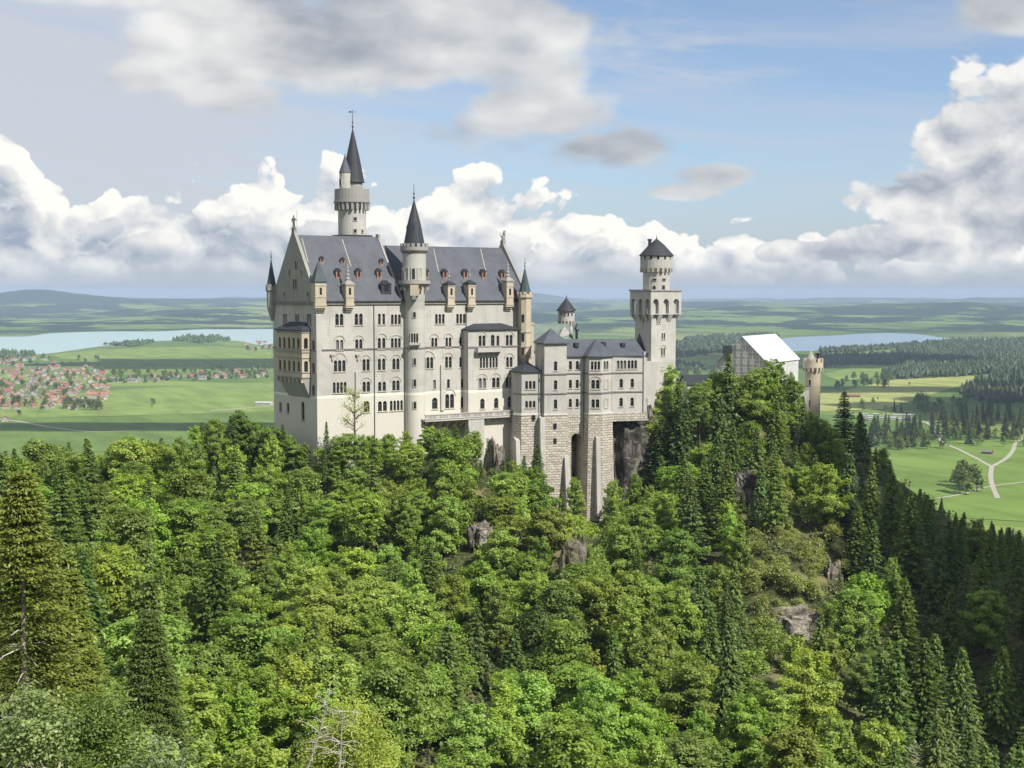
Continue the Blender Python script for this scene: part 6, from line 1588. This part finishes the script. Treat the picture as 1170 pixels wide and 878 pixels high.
def snag(px, py, d, H, lean, seed, label, n=26, mat_='dead_wood', base_r=.11, nm='dead_tree'):
    rng = np.random.default_rng(seed); p = at(px, py, d); mb = MB(); k = 8; P = []
    for i in range(k+1): f = i/k; P.append(Vector((p.x-lean*(1-f)**1.3, p.y+.3*math.sin(f*5), p.z-H*(1-f))))
    mb.tube(P, [base_r*(1-.85*i/k) for i in range(k+1)], 6)
    for i in range(n):
        f = rng.uniform(.2, 1); j = min(k-1, int(f*k)); s = P[j].lerp(P[j+1], f*k-j); a = rng.uniform(0, 6.28); L = rng.uniform(.5, 1.9)*(1.2-f*.6)
        e = s+Vector((math.cos(a)*L, math.sin(a)*L*.6, rng.uniform(-.3, .5)*L)); mb.tube([s, (s+e)/2+Vector((0, 0, .1*L)), e], [.035, .022, .008], 4)
        for q in range(2): w_ = s.lerp(e, rng.uniform(.4, .9)); e2 = w_+Vector((rng.normal(0, .4), rng.normal(0, .3), rng.normal(.1, .3))); mb.tube([w_, e2], [.014, .006], 3)
    o = mb.build(nm, mat_); tag(o, label, 'dead tree'); return o
snag(378, 782, 78, 8, 2.6, 1, 'dead pale tree leaning with bare twigs near the lower edge', 24)
snag(392, 806, 80, 6, .5, 4, 'second bare twiggy snag beside the leaning dead tree', 26)
snag(72, 868, 44, 1.6, .8, 2, 'broken pale stump at the lower edge beside the silvery bush', 8, base_r=.2)
# the half bare tree before the palace wall
def thin_tree(px, py, d, H, seed, label):
    rng = np.random.default_rng(seed); p = at(px, py, d); o = thing('ash_tree', (p.x, p.y, p.z-H), label, 'tree'); mb = MB(); tips = []
    mb.tube([(0, 0, 0), (.2, 0, H*.3), (.1, .1, H*.55), (.3, 0, H*.8), (.2, 0, H)], [.3, .25, .18, .1, .03], 6)
    for i in range(26):
        z = H*rng.uniform(.3, .95); a = rng.uniform(0, 6.28); L = rng.uniform(1.6, 4.0)*(1.15-z/H*.6); e = Vector((math.cos(a)*L, math.sin(a)*L, z+L*.75)); mb.tube([(.15, 0, z), e*.5+Vector((0, 0, z*.5)), e], [.1, .06, .02], 4); tips += [e, e*.75+Vector((0, 0, z*.25))]
    tm = bpy.data.objects.new('trunk', mb.mesh('trunk', ['bark'])); COL.objects.link(tm); tm.parent = o
    T_ = np.array([tuple(t) for t in tips]); C = np.repeat(T_, 20, 0)+rng.normal(size=(len(T_)*20, 3))*.5; N_ = unit(rng.normal(size=C.shape)+np.array([0, 0, .8])); U_, V_ = leaf_axes(N_, rng, rng.uniform(.12, .22, len(C)))
    c = bpy.data.objects.new('crown', quads_mesh('ash_crown', C, U_, V_, rng.random(len(C)), 'beech_leaf')); COL.objects.link(c); c.parent = o; c.color = (1.5, 1.25, 1.3, 1)
thin_tree(404, 446, 290, 14, 4, 'half bare thin leaved tree standing alone against the palace wall')

# ================================================================== unseen clouds added to cast shadows on slope and plain
m, t, b = mat('cloud_white', 1, 0); setc(t, b, (.85, .86, .88)); M['cloud_white'] = m
def shadow_cloud(gx, gy, alt, sx, sy, sz, seed):
    k = alt/SUN.z; c = (gx+SUN.x*k, gy+SUN.y*k, alt)
    o = rockface(c, (sx, sy, sz), seed, 'cloud_white', 'drifting cumulus cloud overhead', 0, 4, .5); o.name = 'cloud'; o['category'] = 'cloud'; o['kind'] = 'stuff'; return o
shadow_cloud(112, 355, 700, 112, 195, 35, 3.1); shadow_cloud(230, 660, 800, 120, 130, 45, 9.1)
g = onz(150, 488); shadow_cloud(g.x, g.y, 1500, 300, 45, 40, 4.1)
g = onz(245, 415); shadow_cloud(g.x, g.y, 1500, 430, 200, 70, 5.7)
g = onz(1000, 445); shadow_cloud(g.x, g.y, 1500, 300, 60, 50, 6.1)
g = onz(1100, 470); shadow_cloud(g.x+60, g.y, 1500, 190, 220, 60, 7.7)
g = onz(860, 412); shadow_cloud(g.x, g.y, 1600, 500, 330, 80, 8.3)
# ================================================================== the air
m = bpy.data.materials.new('haze_air'); m.use_nodes = True; t = m.node_tree; t.nodes.clear(); o_ = t.nodes.new('ShaderNodeOutputMaterial'); v = t.nodes.new('ShaderNodeVolumePrincipled')
v.inputs['Color'].default_value = (.62, .78, 1.0, 1); v.inputs['Density'].default_value = 5.5e-5; v.inputs['Anisotropy'].default_value = 0.0; t.links.new(v.outputs[0], o_.inputs['Volume'])
M['haze_air'] = m
o = MB().hexa([(-42000, -42000, -8), (42000, -42000, -8), (42000, 42000, -8), (-42000, 42000, -8)], [(-42000, -42000, 262), (42000, -42000, 262), (42000, 42000, 262), (-42000, 42000, 262)]).build('haze', 'haze_air'); tag(o, kind='stuff')
print('HOUSES', len(HOUSES))
# ================================================================== labels and groups
ORD = ['', 'first', 'second', 'third', 'fourth', 'fifth', 'sixth', 'seventh', 'eighth', 'ninth', 'tenth', 'eleventh', 'twelfth', 'thirteenth', 'fourteenth', 'fifteenth', 'sixteenth', 'seventeenth', 'eighteenth', 'nineteenth']
TENS = {20: 'twenty', 30: 'thirty', 40: 'forty', 50: 'fifty', 60: 'sixty'}; TO = {20: 'twentieth', 30: 'thirtieth', 40: 'fortieth', 50: 'fiftieth', 60: 'sixtieth'}
def ordw(n): return ORD[n] if n < 20 else (TO[n] if n % 10 == 0 else TENS[n//10*10]+'-'+ORD[n % 10])
XC = [(120, 'near the bare trunk'), (300, 'left of the palace'), (365, 'under the palace west front'), (460, 'below the palace windows'), (540, 'below the stair tower'), (600, 'below the terrace'), (700, 'below the masonry bases'),
      (780, 'below the square tower'), (910, 'below the sheeted roof'), (985, 'below the buff gate tower'), (1090, 'east of the gate tower'), (9999, 'on the shaded eastern slope')]
YC = [(500, 'at the castle foot'), (580, 'high in the wood'), (660, 'in the upper wood'), (740, 'in the middle wood'), (820, 'low in the wood'), (9999, 'along the lower edge')]
def pick(v, t): return next(s for k, s in t if v < k)
NOUN = {'beech': 'beech', 'slim': 'slim beech', 'spruce': 'spruce', 'shrub': 'shrub', 'plain_tree': 'tree', 'plain_spruce': 'spruce'}
CATG = {'beech': 'beech', 'slim': 'beech', 'spruce': 'spruce', 'shrub': 'shrub', 'plain_tree': 'tree', 'plain_spruce': 'spruce'}
GRP = {'beech': 'beeches of the wood below the castle', 'slim': 'beeches of the wood below the castle', 'spruce': 'spruces of the castle hill', 'shrub': 'shrubs on the rocky slopes', 'plain_tree': 'trees scattered over the plain', 'plain_spruce': 'spruces of the valley stands'}
def look(t):
    g = sum(t['tone'])/3; h = t['h']
    c = 'bright' if g > 1.05 else ('dark' if g < .8 else 'green')
    if t['kind'].startswith('plain'): c = 'tall dark' if h > (28 if 'spruce' in t['kind'] else 17) else 'small dark'
    return c
buckets = {}
for t in TREES:
    if t.get('fixed'): continue
    if t['kind'].startswith('plain'): z_ = t['where']
    else:
        z_ = pick(t['px'][1], YC)+' '+pick(t['px'][0], XC) if 'where' not in t else t['where']
    buckets.setdefault((look(t)+' '+NOUN[t['kind']], z_, CATG[t['kind']], GRP[t['kind']]), []).append(t)
for (lk, z_, ct, gr), L in buckets.items():
    L.sort(key=lambda t: t['px'][0])
    for i, t in enumerate(L):
        o = t['o']; o['category'] = ct; o['group'] = gr
        lab = (lk+' '+z_) if len(L) == 1 else (('leftmost' if i == 0 else 'rightmost' if i == len(L)-1 else ordw(i+1)+' from left')+' '+lk+' '+z_)
        if len(L) > 1 and 0 < i < len(L)-1: lab = ordw(i+1)+' '+lk+' from the left '+z_
        o['label'] = lab
hb = {}
for h in HOUSES:
    if 'label' in h['o']: continue
    k = h['key']; nm = {'van': 'white caravan', 'hut': 'low grey hut'}.get(k[0]) or (('small ', '', 'long ')[k[1]]+CN.get(k[0], '')+' roofed house')
    hb.setdefault((nm, h['where']), []).append(h)
for (nm, wh), L in hb.items():
    L.sort(key=lambda h: h['px'][0])
    for i, h in enumerate(L): h['o']['label'] = (nm+' '+wh) if len(L) == 1 else (ordw(i+1)+' '+nm+' from the left '+wh)
cl = [o for o in SC.objects if o.get('category') == 'cloud']
for o, l in zip(cl, ['cloud shading the dark eastern slope', 'cloud shading the valley spruces', 'cloud over the near village meadow', 'cloud over the lake meadows', 'narrow cloud over the mown field', 'cloud over the path meadow', 'broad cloud over the reservoir woods']): o['label'] = l; o['group'] = 'clouds drifting over the plain'
